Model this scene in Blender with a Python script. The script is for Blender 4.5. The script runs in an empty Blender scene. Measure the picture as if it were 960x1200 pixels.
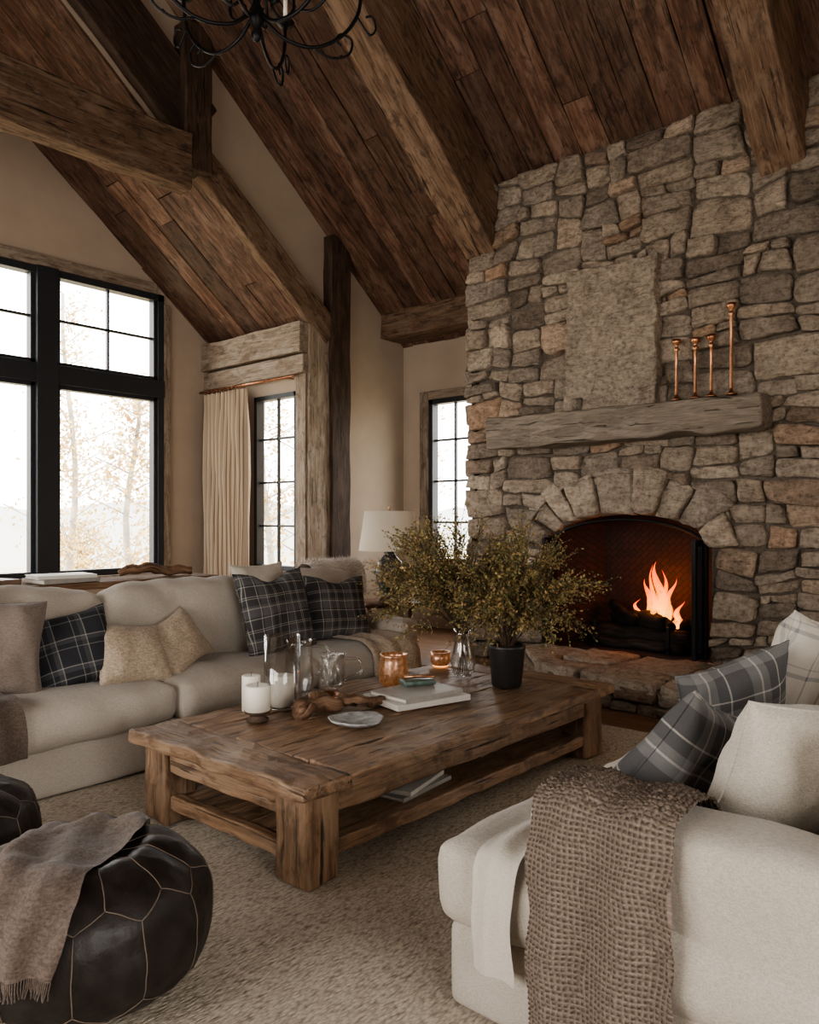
import bpy, math, random
from mathutils import Vector, Matrix, noise
random.seed(7)
R=random.random
def U(a,b): return a+(b-a)*random.random()
PI=math.pi

# ------------------------------------------------------------------ materials
def newmat(name):
    m=bpy.data.materials.new(name); m.use_nodes=True
    nt=m.node_tree; b=nt.nodes['Principled BSDF']
    return m,nt,b
def nd(nt,t): return nt.nodes.new(t)
def lk(nt,a,b): nt.links.new(a,b)
def ramp(nt,fac,stops,interp='LINEAR'):
    r=nt.nodes.new('ShaderNodeValToRGB'); r.color_ramp.interpolation=interp
    e=r.color_ramp.elements
    while len(e)<len(stops): e.new(0.5)
    for i,(p,c) in enumerate(stops):
        e[i].position=p; e[i].color=(c[0],c[1],c[2],1)
    lk(nt,fac,r.inputs[0]); return r.outputs[0]
def mathn(nt,op,a,b=None,c=None):
    n=nt.nodes.new('ShaderNodeMath'); n.operation=op
    for i,x in enumerate((a,b,c)):
        if x is None: continue
        if isinstance(x,(int,float)): n.inputs[i].default_value=x
        else: lk(nt,x,n.inputs[i])
    return n.outputs[0]
def vmath(nt,op,a,b):
    n=nt.nodes.new('ShaderNodeVectorMath'); n.operation=op
    for i,x in enumerate((a,b)):
        if isinstance(x,(tuple,list)): n.inputs[i].default_value=x
        else: lk(nt,x,n.inputs[i])
    return n.outputs[0]
def mix(nt,fac,a,b,mode='MIX'):
    n=nt.nodes.new('ShaderNodeMix'); n.data_type='RGBA'; n.blend_type=mode
    for s,x in ((n.inputs[0],fac),(n.inputs[6],a),(n.inputs[7],b)):
        if isinstance(x,(int,float)): s.default_value=x
        elif isinstance(x,(tuple,list)): s.default_value=(x[0],x[1],x[2],1)
        else: lk(nt,x,s)
    return n.outputs[2]
def attr(nt,n):
    a=nt.nodes.new('ShaderNodeAttribute'); a.attribute_name=n; return a
def noise_t(nt,vec,scale,detail=6,rough=.55,dist=0):
    n=nt.nodes.new('ShaderNodeTexNoise'); n.inputs['Scale'].default_value=scale
    n.inputs['Detail'].default_value=detail; n.inputs['Roughness'].default_value=rough
    n.inputs['Distortion'].default_value=dist
    if vec is not None: lk(nt,vec,n.inputs['Vector'])
    return n.outputs['Fac']
def bump(nt,b,h,strength,dist=.01):
    n=nt.nodes.new('ShaderNodeBump'); n.inputs['Strength'].default_value=strength
    n.inputs['Distance'].default_value=dist; lk(nt,h,n.inputs['Height']); lk(nt,n.outputs[0],b.inputs['Normal'])

def wood(name,cd,cm,cl,patch=None,rough=.65,spec=.35,bs=.6,var=.6,crack=.5,stain=None,pt=(.48,.66)):
    m,nt,b=newmat(name)
    lc=attr(nt,'lc').outputs['Vector']; rn=attr(nt,'rnd').outputs['Fac']
    off=nt.nodes.new('ShaderNodeCombineXYZ')
    k=mathn(nt,'MULTIPLY',rn,37.0)
    for i in range(3): lk(nt,k,off.inputs[i])
    v=vmath(nt,'ADD',lc,off.outputs[0])
    n1=noise_t(nt,vmath(nt,'MULTIPLY',v,(1.2,11,11)),1.6,8,.6,1.2)
    n2=noise_t(nt,vmath(nt,'MULTIPLY',v,(2.5,70,70)),1.6,5,.6,.2)
    n3=noise_t(nt,vmath(nt,'MULTIPLY',v,(1.3,3.0,3.0)),1.9,8,.68,.5)
    n4=noise_t(nt,vmath(nt,'MULTIPLY',v,(1.6,30,30)),1.3,3,.5,.6)
    f=mathn(nt,'ADD',mathn(nt,'MULTIPLY',n1,.6),mathn(nt,'MULTIPLY',n2,.4))
    c=ramp(nt,f,[(.34,cd),(.5,cm),(.66,cl)])
    if patch:
        pf=ramp(nt,n3,[(pt[0],(0,0,0)),(pt[1],(1,1,1))])
        c=mix(nt,pf,c,mix(nt,n2,patch,c),'MIX')
    if stain:
        n5=noise_t(nt,vmath(nt,'MULTIPLY',v,(2.2,4.5,4.5)),2.3,8,.7,.4)
        c=mix(nt,ramp(nt,n5,[(.52,(0,0,0)),(.64,(.85,.85,.85))]),c,stain)
    ck=ramp(nt,n4,[(.30,(1-crack,)*3),(.40,(1,1,1))])
    c=mix(nt,1.0,c,ck,'MULTIPLY')
    hs=nt.nodes.new('ShaderNodeHueSaturation'); lk(nt,c,hs.inputs['Color'])
    lk(nt,mathn(nt,'MULTIPLY_ADD',rn,var,1-var*.5),hs.inputs['Value'])
    lk(nt,hs.outputs[0],b.inputs['Base Color'])
    b.inputs['Roughness'].default_value=rough; b.inputs['Specular IOR Level'].default_value=spec
    h=mathn(nt,'ADD',mathn(nt,'ADD',mathn(nt,'MULTIPLY',n1,.6),mathn(nt,'MULTIPLY',n2,.25)),mathn(nt,'MULTIPLY',ck,.5))
    bump(nt,b,h,bs,.012)
    return m
def plain(name,c,rough=.6,metal=0,ns=0,nscale=20,spec=.5,bs=0,emis=None,es=0,coord='Object'):
    m,nt,b=newmat(name)
    tc=nt.nodes.new('ShaderNodeTexCoord').outputs[coord]
    n=noise_t(nt,tc,nscale,5,.6)
    d=tuple(x*(1-ns) for x in c); l=tuple(min(1,x*(1+ns)) for x in c)
    lk(nt,ramp(nt,n,[(.3,d),(.7,l)]),b.inputs['Base Color'])
    b.inputs['Roughness'].default_value=rough; b.inputs['Metallic'].default_value=metal
    b.inputs['Specular IOR Level'].default_value=spec
    if bs: bump(nt,b,n,bs,.01)
    if emis:
        b.inputs['Emission Color'].default_value=(*emis,1); b.inputs['Emission Strength'].default_value=es
    return m
def fabric(name,c,c2,scale=220,rough=.95,bs=.5,big=.18):
    m,nt,b=newmat(name)
    tc=nt.nodes.new('ShaderNodeTexCoord').outputs['Object']
    n1=noise_t(nt,tc,scale,2,.6); n2=noise_t(nt,tc,6,4,.6)
    n3=noise_t(nt,vmath(nt,'MULTIPLY',tc,(1,1,4)),scale*.35,3,.6)
    n4=noise_t(nt,tc,9,5,.6)
    f=mathn(nt,'ADD',mathn(nt,'MULTIPLY',n1,.5),mathn(nt,'MULTIPLY',n3,.5))
    c0=ramp(nt,f,[(.36,c2),(.6,c)])
    c0=mix(nt,mathn(nt,'MULTIPLY',n2,big),c0,tuple(x*.55 for x in c))
    lk(nt,c0,b.inputs['Base Color']); b.inputs['Roughness'].default_value=rough
    b.inputs['Specular IOR Level'].default_value=.15
    b.inputs['Sheen Weight'].default_value=.15
    bump(nt,b,mathn(nt,'ADD',f,mathn(nt,'MULTIPLY',n4,3.5)),bs,.005)
    return m
def plaid(name,stops,freq):
    m,nt,b=newmat(name)
    lc=attr(nt,'lc').outputs['Vector']
    s=nt.nodes.new('ShaderNodeSeparateXYZ'); lk(nt,lc,s.inputs[0])
    cs=[]
    for i in (0,1):
        fr=mathn(nt,'FRACT',mathn(nt,'MULTIPLY_ADD',s.outputs[i],freq,10.13+.2*i))
        cs.append(ramp(nt,fr,stops,'CONSTANT'))
    c=mix(nt,.5,cs[0],cs[1])
    n=noise_t(nt,lc,260,2,.6); n2=noise_t(nt,lc,10,4,.6)
    c=mix(nt,mathn(nt,'MULTIPLY',n,.35),c,(.035,.034,.033))
    lk(nt,c,b.inputs['Base Color']); b.inputs['Roughness'].default_value=.95
    b.inputs['Specular IOR Level'].default_value=.1
    bump(nt,b,mathn(nt,'ADD',n,mathn(nt,'MULTIPLY',n2,3.0)),.5,.005)
    return m
def stone(name,stops,bs=.9):
    m,nt,b=newmat(name)
    tc=nt.nodes.new('ShaderNodeTexCoord').outputs['Object']; rn=attr(nt,'rnd').outputs['Fac']
    off=nt.nodes.new('ShaderNodeCombineXYZ'); k=mathn(nt,'MULTIPLY',rn,53.0)
    for i in range(3): lk(nt,k,off.inputs[i])
    v=vmath(nt,'ADD',tc,off.outputs[0])
    n1=noise_t(nt,v,3.2,8,.65,.6); n2=noise_t(nt,v,24,8,.72); n3=noise_t(nt,vmath(nt,'MULTIPLY',v,(1,1,3)),9,6,.65,.8)
    c=ramp(nt,rn,stops)
    f=mathn(nt,'ADD',mathn(nt,'MULTIPLY',n1,.5),mathn(nt,'MULTIPLY',n3,.5))
    c=mix(nt,1.0,c,ramp(nt,f,[(.33,(.45,.41,.38)),(.5,(.95,.93,.9)),(.68,(1.4,1.35,1.3))]),'MULTIPLY')
    c=mix(nt,1.0,c,ramp(nt,n2,[(.32,(.5,.47,.44)),(.5,(1,1,1)),(.7,(1.25,1.22,1.18))]),'MULTIPLY')
    lk(nt,c,b.inputs['Base Color']); b.inputs['Roughness'].default_value=.9
    b.inputs['Specular IOR Level'].default_value=.2
    bump(nt,b,mathn(nt,'ADD',mathn(nt,'MULTIPLY',n2,.7),n3),bs,.03)
    return m
def glassm(name):
    m,nt,b=newmat(name)
    lw=nd(nt,'ShaderNodeLayerWeight'); lw.inputs[0].default_value=.3
    t=nd(nt,'ShaderNodeBsdfTransparent'); lk(nt,ramp(nt,lw.outputs['Facing'],[(0,(.98,.98,.98)),(.6,(.93,.94,.93)),(1,(.45,.47,.47))]),t.inputs[0])
    g=nd(nt,'ShaderNodeBsdfGlossy'); g.inputs['Roughness'].default_value=.03
    mx=nd(nt,'ShaderNodeMixShader')
    lk(nt,mathn(nt,'MULTIPLY_ADD',lw.outputs['Facing'],.6,.06),mx.inputs[0]); lk(nt,t.outputs[0],mx.inputs[1]); lk(nt,g.outputs[0],mx.inputs[2])
    lk(nt,mx.outputs[0],nt.nodes['Material Output'].inputs[0])
    return m

M={}
M['ceil']=wood('ceiling_planks',(.038,.020,.013),(.108,.056,.036),(.20,.115,.077),patch=(.27,.185,.135),stain=(.036,.020,.014),rough=.62,var=.7,crack=.75,bs=1.0)
M['beam']=wood('hewn_beam',(.065,.038,.024),(.158,.098,.062),(.275,.185,.122),patch=(.27,.195,.14),stain=(.062,.038,.026),rough=.75,var=.25,crack=.8,bs=1.2)
M['darkbeam']=wood('dark_beam',(.023,.013,.009),(.055,.033,.022),(.105,.066,.044),patch=(.12,.078,.055),rough=.7,var=.3,crack=.7,bs=1.0)
M['pale']=wood('pale_barnwood',(.13,.098,.07),(.26,.20,.148),(.38,.31,.24),patch=(.48,.43,.36),stain=(.15,.108,.075),rough=.8,var=.25,crack=.6)
M['mantel']=wood('mantel_wood',(.13,.105,.083),(.22,.183,.145),(.33,.283,.232),rough=.88,var=.2,crack=.7,bs=1.2)
M['table']=wood('table_wood',(.09,.049,.027),(.215,.128,.073),(.35,.225,.138),patch=(.37,.265,.175),stain=(.085,.046,.026),rough=.46,spec=.45,var=.38,crack=.85,bs=.9)
M['floorw']=wood('floor_wood',(.10,.05,.025),(.22,.12,.065),(.34,.2,.12),rough=.4,var=.4,crack=.4)
M['sidew']=wood('side_table_wood',(.05,.02,.012),(.13,.055,.03),(.2,.1,.06),rough=.35,var=.2,crack=.2)
M['drift']=wood('driftwood',(.07,.035,.02),(.17,.095,.055),(.3,.2,.13),rough=.8,var=.3,crack=.7,bs=1)
M['log']=wood('charred_log',(.006,.005,.004),(.02,.014,.011),(.055,.04,.03),rough=.9,crack=.8,bs=1.2)
M['wall']=plain('wall_plaster',(.43,.35,.275),.9,ns=.05,nscale=2.5,spec=.2)
M['stone']=stone('fieldstone',[(0,(.19,.155,.128)),(.12,(.32,.27,.222)),(.28,(.42,.35,.283)),(.42,(.31,.268,.228)),(.56,(.48,.41,.335)),(.68,(.35,.30,.25)),(.80,(.24,.205,.172)),(.90,(.42,.29,.205)),(1,(.53,.455,.375))],1.1)
M['mortar']=plain('mortar',(.13,.105,.083),.95,ns=.35,nscale=40,bs=.8)
M['slab']=stone('slab_stone',[(0,(.42,.362,.298)),(1,(.45,.387,.32))],1.3)
M['black']=plain('black_iron',(.012,.012,.013),.45,metal=.6,ns=.2,nscale=30)
M['frame']=plain('window_frame_black',(.022,.025,.03),.5,ns=.1)
M['linen']=fabric('sofa_linen',(.53,.475,.41),(.40,.355,.30))
M['linen2']=fabric('pillow_linen',(.59,.54,.465),(.42,.38,.32),bs=.7)
M['cream']=fabric('cream_weave',(.57,.475,.365),(.34,.265,.195),scale=90,bs=1)
M['brownfab']=fabric('brown_throw',(.155,.118,.095),(.078,.058,.046),scale=120)
M['greyfab']=fabric('taupe_pillow',(.25,.205,.175),(.16,.13,.11),scale=150)
M['gauze']=fabric('gauze',(.59,.54,.47),(.47,.43,.37),scale=300)
M['fur']=fabric('sheepskin',(.62,.56,.5),(.45,.4,.35),scale=60)
M['leather']=plain('pouf_leather',(.018,.0135,.0115),.46,ns=.45,nscale=14,bs=.5,spec=.4)
M['stitch']=plain('pouf_stitching',(.15,.115,.088),.8)
dk=(.062,.061,.063); md=(.15,.147,.147); lt=(.52,.485,.43)
M['plaidD']=plaid('plaid_charcoal',[(0,dk),(.18,lt),(.21,dk),(.26,md),(.48,md),(.5,lt),(.525,md),(.6,dk),(.80,lt),(.82,dk),(.86,lt),(.88,dk)],4.4)
M['plaidN']=plaid('plaid_navy',[(0,(.038,.039,.046)),(.25,(.3,.29,.27)),(.28,(.038,.039,.046)),(.45,(.10,.10,.107)),(.6,(.4,.38,.35)),(.64,(.038,.039,.046))],6.0)
M['plaidG']=plaid('plaid_grey',[(0,(.11,.107,.106)),(.25,(.26,.25,.24)),(.42,(.64,.59,.53)),(.46,(.26,.25,.24)),(.6,(.11,.107,.106)),(.8,(.64,.59,.53)),(.83,(.11,.107,.106))],4.8)
M['plaidL']=plaid('plaid_cream',[(0,(.6,.55,.48)),(.35,(.2,.2,.205)),(.45,(.6,.55,.48)),(.6,(.3,.3,.3)),(.64,(.6,.55,.48))],6.0)
M['copper']=plain('copper',(.50,.25,.145),.32,metal=1,ns=.35,nscale=14)
M['wax']=plain('candle_wax',(.8,.74,.64),.5,ns=.03)
M['glass']=glassm('clear_glass')
M['paper']=plain('book_pages',(.6,.55,.48),.8,ns=.1,nscale=60)
M['bookA']=plain('book_cover_grey',(.34,.32,.29),.5,ns=.1)
M['bookB']=plain('book_cover_brown',(.2,.13,.09),.5,ns=.2)
M['bookC']=plain('book_cover_white',(.60,.57,.52),.45,ns=.05)
M['teal']=plain('teal_ceramic',(.10,.14,.12),.3,ns=.4)
M['ash']=plain('ash_dish_stone',(.34,.34,.33),.55,ns=.45,nscale=25,bs=.5)
M['pot']=plain('black_pot',(.02,.018,.018),.4,ns=.2)
M['lampb']=plain('lamp_ceramic',(.035,.04,.055),.3,ns=.7,nscale=26)
M['leafA']=plain('leaf_olive',(.215,.18,.065),.6,ns=.5,nscale=9)
M['leafB']=plain('leaf_rust',(.32,.205,.085),.6,ns=.5,nscale=9)
M['leafC']=plain('leaf_green',(.10,.105,.042),.6,ns=.5,nscale=9)
M['twig']=plain('twig',(.10,.065,.038),.8)
# lamp shade
m,nt,b=newmat('lamp_shade'); b.inputs['Base Color'].default_value=(.8,.73,.62,1); b.inputs['Roughness'].default_value=.9
tr=nd(nt,'ShaderNodeBsdfTranslucent'); tr.inputs[0].default_value=(.8,.72,.6,1); ms=nd(nt,'ShaderNodeMixShader'); ms.inputs[0].default_value=.4
lk(nt,b.outputs[0],ms.inputs[1]); lk(nt,tr.outputs[0],ms.inputs[2]); lk(nt,ms.outputs[0],nt.nodes['Material Output'].inputs[0]); M['shade']=m
# curtain
m,nt,b=newmat('curtain_stripe'); lc=attr(nt,'lc').outputs['Vector']; s=nd(nt,'ShaderNodeSeparateXYZ'); lk(nt,lc,s.inputs[0])
fr=mathn(nt,'FRACT',mathn(nt,'MULTIPLY',s.outputs[0],16.0)); lk(nt,ramp(nt,fr,[(0,(.52,.43,.33)),(.66,(.25,.18,.125)),(.8,(.52,.43,.33))],'CONSTANT'),b.inputs['Base Color']); b.inputs['Roughness'].default_value=.95; M['curtain']=m
# knit, shade of the waffle pits put into the colour
m,nt,b=newmat('knit_wool'); lc=attr(nt,'lc').outputs['Vector']; s=nd(nt,'ShaderNodeSeparateXYZ'); lk(nt,lc,s.inputs[0])
CELL=.0145
aa=[mathn(nt,'POWER',mathn(nt,'ABSOLUTE',mathn(nt,'COSINE',mathn(nt,'MULTIPLY',s.outputs[i],PI/CELL))),1.5) for i in (0,1)]
n1=noise_t(nt,lc,170,3,.7); n2=noise_t(nt,lc,30,3,.6)
f=mathn(nt,'ADD',mathn(nt,'MULTIPLY',mathn(nt,'MAXIMUM',aa[0],aa[1]),.5),mathn(nt,'MULTIPLY',n1,.6))
c=ramp(nt,f,[(.38,(.055,.041,.032)),(.7,(.185,.145,.115)),(1,(.37,.305,.25))])
c=mix(nt,mathn(nt,'MULTIPLY',n2,.4),c,(.15,.118,.094))
lk(nt,c,b.inputs['Base Color']); b.inputs['Roughness'].default_value=1; b.inputs['Specular IOR Level'].default_value=.1; bump(nt,b,f,.8,.006); M['knit']=m
# rug
m,nt,b=newmat('woven_rug'); tc=nd(nt,'ShaderNodeTexCoord').outputs['Object']
w1=nd(nt,'ShaderNodeTexVoronoi'); w1.inputs['Scale'].default_value=1.0; lk(nt,vmath(nt,'MULTIPLY',tc,(46,110,40)),w1.inputs['Vector'])
n1=noise_t(nt,vmath(nt,'MULTIPLY',tc,(14,75,10)),1.5,5,.7,.3); n2=noise_t(nt,tc,1.6,4,.6)
f=mathn(nt,'ADD',mathn(nt,'MULTIPLY',n1,.7),mathn(nt,'MULTIPLY',w1.outputs['Distance'],.35))
c=ramp(nt,f,[(.40,(.70,.62,.505)),(.56,(.51,.44,.35)),(.74,(.24,.195,.15))])
c=mix(nt,mathn(nt,'MULTIPLY',n2,.3),c,(.42,.355,.28))
lk(nt,c,b.inputs['Base Color']); b.inputs['Roughness'].default_value=1; b.inputs['Specular IOR Level'].default_value=.05
bump(nt,b,mathn(nt,'SUBTRACT',1.0,f),.8,.014); M['rug']=m
# firebrick
m,nt,b=newmat('fire_brick'); tc=nd(nt,'ShaderNodeTexCoord').outputs['Object']
mp=nd(nt,'ShaderNodeMapping'); s=nd(nt,'ShaderNodeSeparateXYZ'); cx=nd(nt,'ShaderNodeCombineXYZ'); lk(nt,tc,s.inputs[0])
lk(nt,mathn(nt,'ADD',s.outputs[0],s.outputs[1]),cx.inputs[0]); lk(nt,s.outputs[2],cx.inputs[1]); lk(nt,cx.outputs[0],mp.inputs[0]); mp.inputs['Rotation'].default_value=(0,0,.785)
bt=nd(nt,'ShaderNodeTexBrick'); lk(nt,mp.outputs[0],bt.inputs[0]); bt.inputs['Scale'].default_value=5; bt.inputs['Color1'].default_value=(.045,.015,.011,1); bt.inputs['Color2'].default_value=(.026,.011,.008,1); bt.inputs['Mortar'].default_value=(.01,.007,.006,1)
lk(nt,bt.outputs[0],b.inputs['Base Color']); b.inputs['Roughness'].default_value=.85; bump(nt,b,bt.outputs['Fac'],.6,.01); nt.nodes['Bump'].invert=True; M['brick']=m
# flame
m,nt,b=newmat('flame'); lc=attr(nt,'lc').outputs['Vector']; s=nd(nt,'ShaderNodeSeparateXYZ'); lk(nt,lc,s.inputs[0])
em=nd(nt,'ShaderNodeEmission'); lk(nt,ramp(nt,s.outputs[2],[(0,(1,.46,.08)),(.35,(1,.30,.035)),(.75,(1,.13,.012)),(1,(.8,.05,.01))]),em.inputs[0]); em.inputs[1].default_value=3.6
t=nd(nt,'ShaderNodeBsdfTransparent'); lw=nd(nt,'ShaderNodeLayerWeight'); lw.inputs[0].default_value=.45; mx=nd(nt,'ShaderNodeMixShader')
nf=noise_t(nt,vmath(nt,'MULTIPLY',lc,(4,4,5)),1.5,4,.6,.8)
fa=mathn(nt,'MULTIPLY',mathn(nt,'SUBTRACT',1.0,lw.outputs['Facing']),ramp(nt,nf,[(.35,(.05,.05,.05)),(.65,(.9,.9,.9))]))
lk(nt,fa,mx.inputs[0]); lk(nt,t.outputs[0],mx.inputs[1]); lk(nt,em.outputs[0],mx.inputs[2]); lk(nt,mx.outputs[0],nt.nodes['Material Output'].inputs[0]); M['flame']=m
M['ember']=plain('embers',(.05,.01,.005),.9,ns=.5,nscale=30,emis=(1,.14,.015),es=.25)
M['glow']=plain('candle_glow',(.9,.5,.25),.6,emis=(1,.45,.15),es=2.5)
M['amber']=plain('mercury_amber',(.42,.26,.19),.28,metal=.85,ns=.7,nscale=45,emis=(1,.4,.12),es=.08)
M['snow']=plain('outdoor_ground',(.42,.38,.27),.9,ns=.2,nscale=.6)
M['hill']=plain('outdoor_hill',(.44,.44,.40),.9,ns=.1,nscale=.3)
M['bark']=plain('birch_bark',(.40,.38,.34),.8,ns=.35,nscale=5)
M['yleaf']=plain('autumn_leaf',(.58,.41,.16),.8,ns=.3,nscale=2)

# ------------------------------------------------------------------ mesh builder
class MB:
    def __init__(s): s.V=[];s.F=[];s.FM=[];s.S=[];s.Rn=[];s.L=[];s.mats=[]
    def mi(s,k):
        if k not in s.mats: s.mats.append(k)
        return s.mats.index(k)
    def add(s,vs,fs,mat,lc=None,rnd=None,smooth=True):
        o=len(s.V); r=R() if rnd is None else rnd; k=s.mi(mat)
        s.V+= [tuple(v) for v in vs]; s.L+= [tuple(v) for v in (lc if lc else vs)]
        s.Rn+= [r]*len(vs)
        for f in fs: s.F.append([i+o for i in f]); s.FM.append(k); s.S.append(smooth)
    def build(s,name,parent=None):
        me=bpy.data.meshes.new(name); me.from_pydata(s.V,[],s.F)
        for k in s.mats: me.materials.append(M[k])
        me.polygons.foreach_set('material_index',s.FM); me.polygons.foreach_set('use_smooth',s.S)
        a=me.attributes.new('rnd','FLOAT','POINT'); a.data.foreach_set('value',s.Rn)
        a=me.attributes.new('lc','FLOAT_VECTOR','POINT'); a.data.foreach_set('vector',[c for v in s.L for c in v])
        me.update(); o=bpy.data.objects.new(name,me); bpy.context.scene.collection.objects.link(o)
        if parent: o.parent=parent
        return o
def empty(name,loc=(0,0,0)):
    e=bpy.data.objects.new(name,None); bpy.context.scene.collection.objects.link(e); return e
def rot(x=0,y=0,z=0): return (Matrix.Rotation(z,3,'Z')@Matrix.Rotation(x,3,'X')@Matrix.Rotation(y,3,'Y'))
def axis_pos(h,r,n):
    if r<=0: L=[-h,h]; return L
    a=[-h,-h+r*.3,-h+r]
    inner=[(-h+r)+(2*h-2*r)*i/n for i in range(1,n)]
    return a+inner+[h-r,h-r*.3,h]
def rbox(mb,c,size,mat,r=.008,seg=(1,1,1),rm=None,grain=0,rnd=None,nz=0,nf=3,bulge=0,smooth=False,seed=None):
    h=[x/2 for x in size]; r=min(r,min(h)*.98); P=[axis_pos(h[i],r,seg[i]) for i in range(3)]
    n=[len(p)-1 for p in P]; idx={}; vs=[];lc=[];fs=[]
    c=Vector(c); off=Vector((U(0,50),U(0,50),U(0,50))) if seed is None else Vector((seed,)*3)
    g=[grain]+[i for i in range(3) if i!=grain]
    def vid(i,j,k):
        key=(i,j,k)
        if key in idx: return idx[key]
        p=Vector((P[0][i],P[1][j],P[2][k])); q=Vector([max(-h[a]+r,min(h[a]-r,p[a])) for a in range(3)])
        d=p-q
        if r>0 and d.length>1e-9: p=q+d.normalized()*r
        if bulge:
            t=[p[a]/h[a] for a in range(3)]
            for a in range(3):
                b1,b2=[t[x] for x in range(3) if x!=a]
                p[a]+=t[a]*bulge*(1-b1*b1)*(1-b2*b2)
        if nz:
            p=p+noise.noise_vector(p*nf+off)*nz
        lc.append((p[g[0]],p[g[1]],p[g[2]]))
        if rm: p=rm@p
        vs.append(p+c); idx[key]=len(vs)-1; return idx[key]
    for a in range(3):
        b1,b2=(a+1)%3,(a+2)%3
        for side in (0,n[a]):
            for i in range(n[b1]):
                for j in range(n[b2]):
                    q=[]
                    for (di,dj) in ((0,0),(1,0),(1,1),(0,1)):
                        k=[0,0,0]; k[a]=side;k[b1]=i+di;k[b2]=j+dj; q.append(vid(*k))
                    if side==0: q.reverse()
                    fs.append(q)
    mb.add(vs,fs,mat,lc,rnd,smooth)
def bx(mb,x0,x1,y0,y1,z0,z1,mat,**k):
    rbox(mb,((x0+x1)/2,(y0+y1)/2,(z0+z1)/2),(abs(x1-x0),abs(y1-y0),abs(z1-z0)),mat,**k)
def prism(mb,poly,axis,a0,a1,mat,grain=0,rnd=None):
    vs=[]
    for a in (a0,a1):
        for p in poly: vs.append((p[0],a,p[1]) if axis==1 else ((a,p[0],p[1]) if axis==0 else (p[0],p[1],a)))
    n=len(poly); fs=[list(range(n)),list(range(2*n-1,n-1,-1))]+[[i,i+n,(i+1)%n+n,(i+1)%n] for i in range(n)]
    g=[grain]+[i for i in range(3) if i!=grain]
    mb.add(vs,fs,mat,[(v[g[0]],v[g[1]],v[g[2]]) for v in vs],rnd,False)
def tube(mb,pts,rad,mat,sides=8,rnd=None,cap=True):
    pts=[Vector(p) for p in pts]; n=len(pts); vs=[];lc=[];fs=[]
    t=(pts[1]-pts[0]).normalized(); up=Vector((0,0,1)) if abs(t.z)<.9 else Vector((1,0,0)); u=t.cross(up).normalized(); s=0
    for i,p in enumerate(pts):
        t2=(pts[min(i+1,n-1)]-pts[max(i-1,0)]).normalized()
        u=(u-t2*u.dot(t2)).normalized(); w=t2.cross(u); r=rad[i] if isinstance(rad,(list,tuple)) else rad
        if i: s+=(p-pts[i-1]).length
        for k in range(sides):
            a=2*PI*k/sides; o=(u*math.cos(a)+w*math.sin(a))*r; vs.append(p+o); lc.append((s,math.cos(a)*r,math.sin(a)*r))
    for i in range(n-1):
        for k in range(sides):
            k2=(k+1)%sides; fs.append([i*sides+k,i*sides+k2,(i+1)*sides+k2,(i+1)*sides+k])
    if cap: fs.append(list(range(sides-1,-1,-1))); fs.append([(n-1)*sides+k for k in range(sides)])
    mb.add(vs,fs,mat,lc,rnd,True)
def lathe(mb,prof,c,mat,seg=28,fn=None,smooth=True,rnd=None,rm=None,cap=True):
    vs=[];fs=[];c=Vector(c);n=len(prof);lc=[]
    for i,(r,z) in enumerate(prof):
        for k in range(seg):
            a=2*PI*k/seg; rr=r*(fn(a,z) if fn else 1); p=Vector((rr*math.cos(a),rr*math.sin(a),z)); lc.append(tuple(p))
            if rm: p=rm@p
            vs.append(p+c)
    for i in range(n-1):
        for k in range(seg):
            k2=(k+1)%seg; fs.append([i*seg+k,i*seg+k2,(i+1)*seg+k2,(i+1)*seg+k])
    if cap and prof[0][0]>1e-4: fs.append(list(range(seg-1,-1,-1)))
    if cap and prof[-1][0]>1e-4: fs.append([(n-1)*seg+k for k in range(seg)])
    mb.add(vs,fs,mat,lc,rnd,smooth)
def open_lathe(mb,prof,c,mat,seg=32,fn=None): lathe(mb,prof,c,mat,seg,fn,cap=False)
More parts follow.
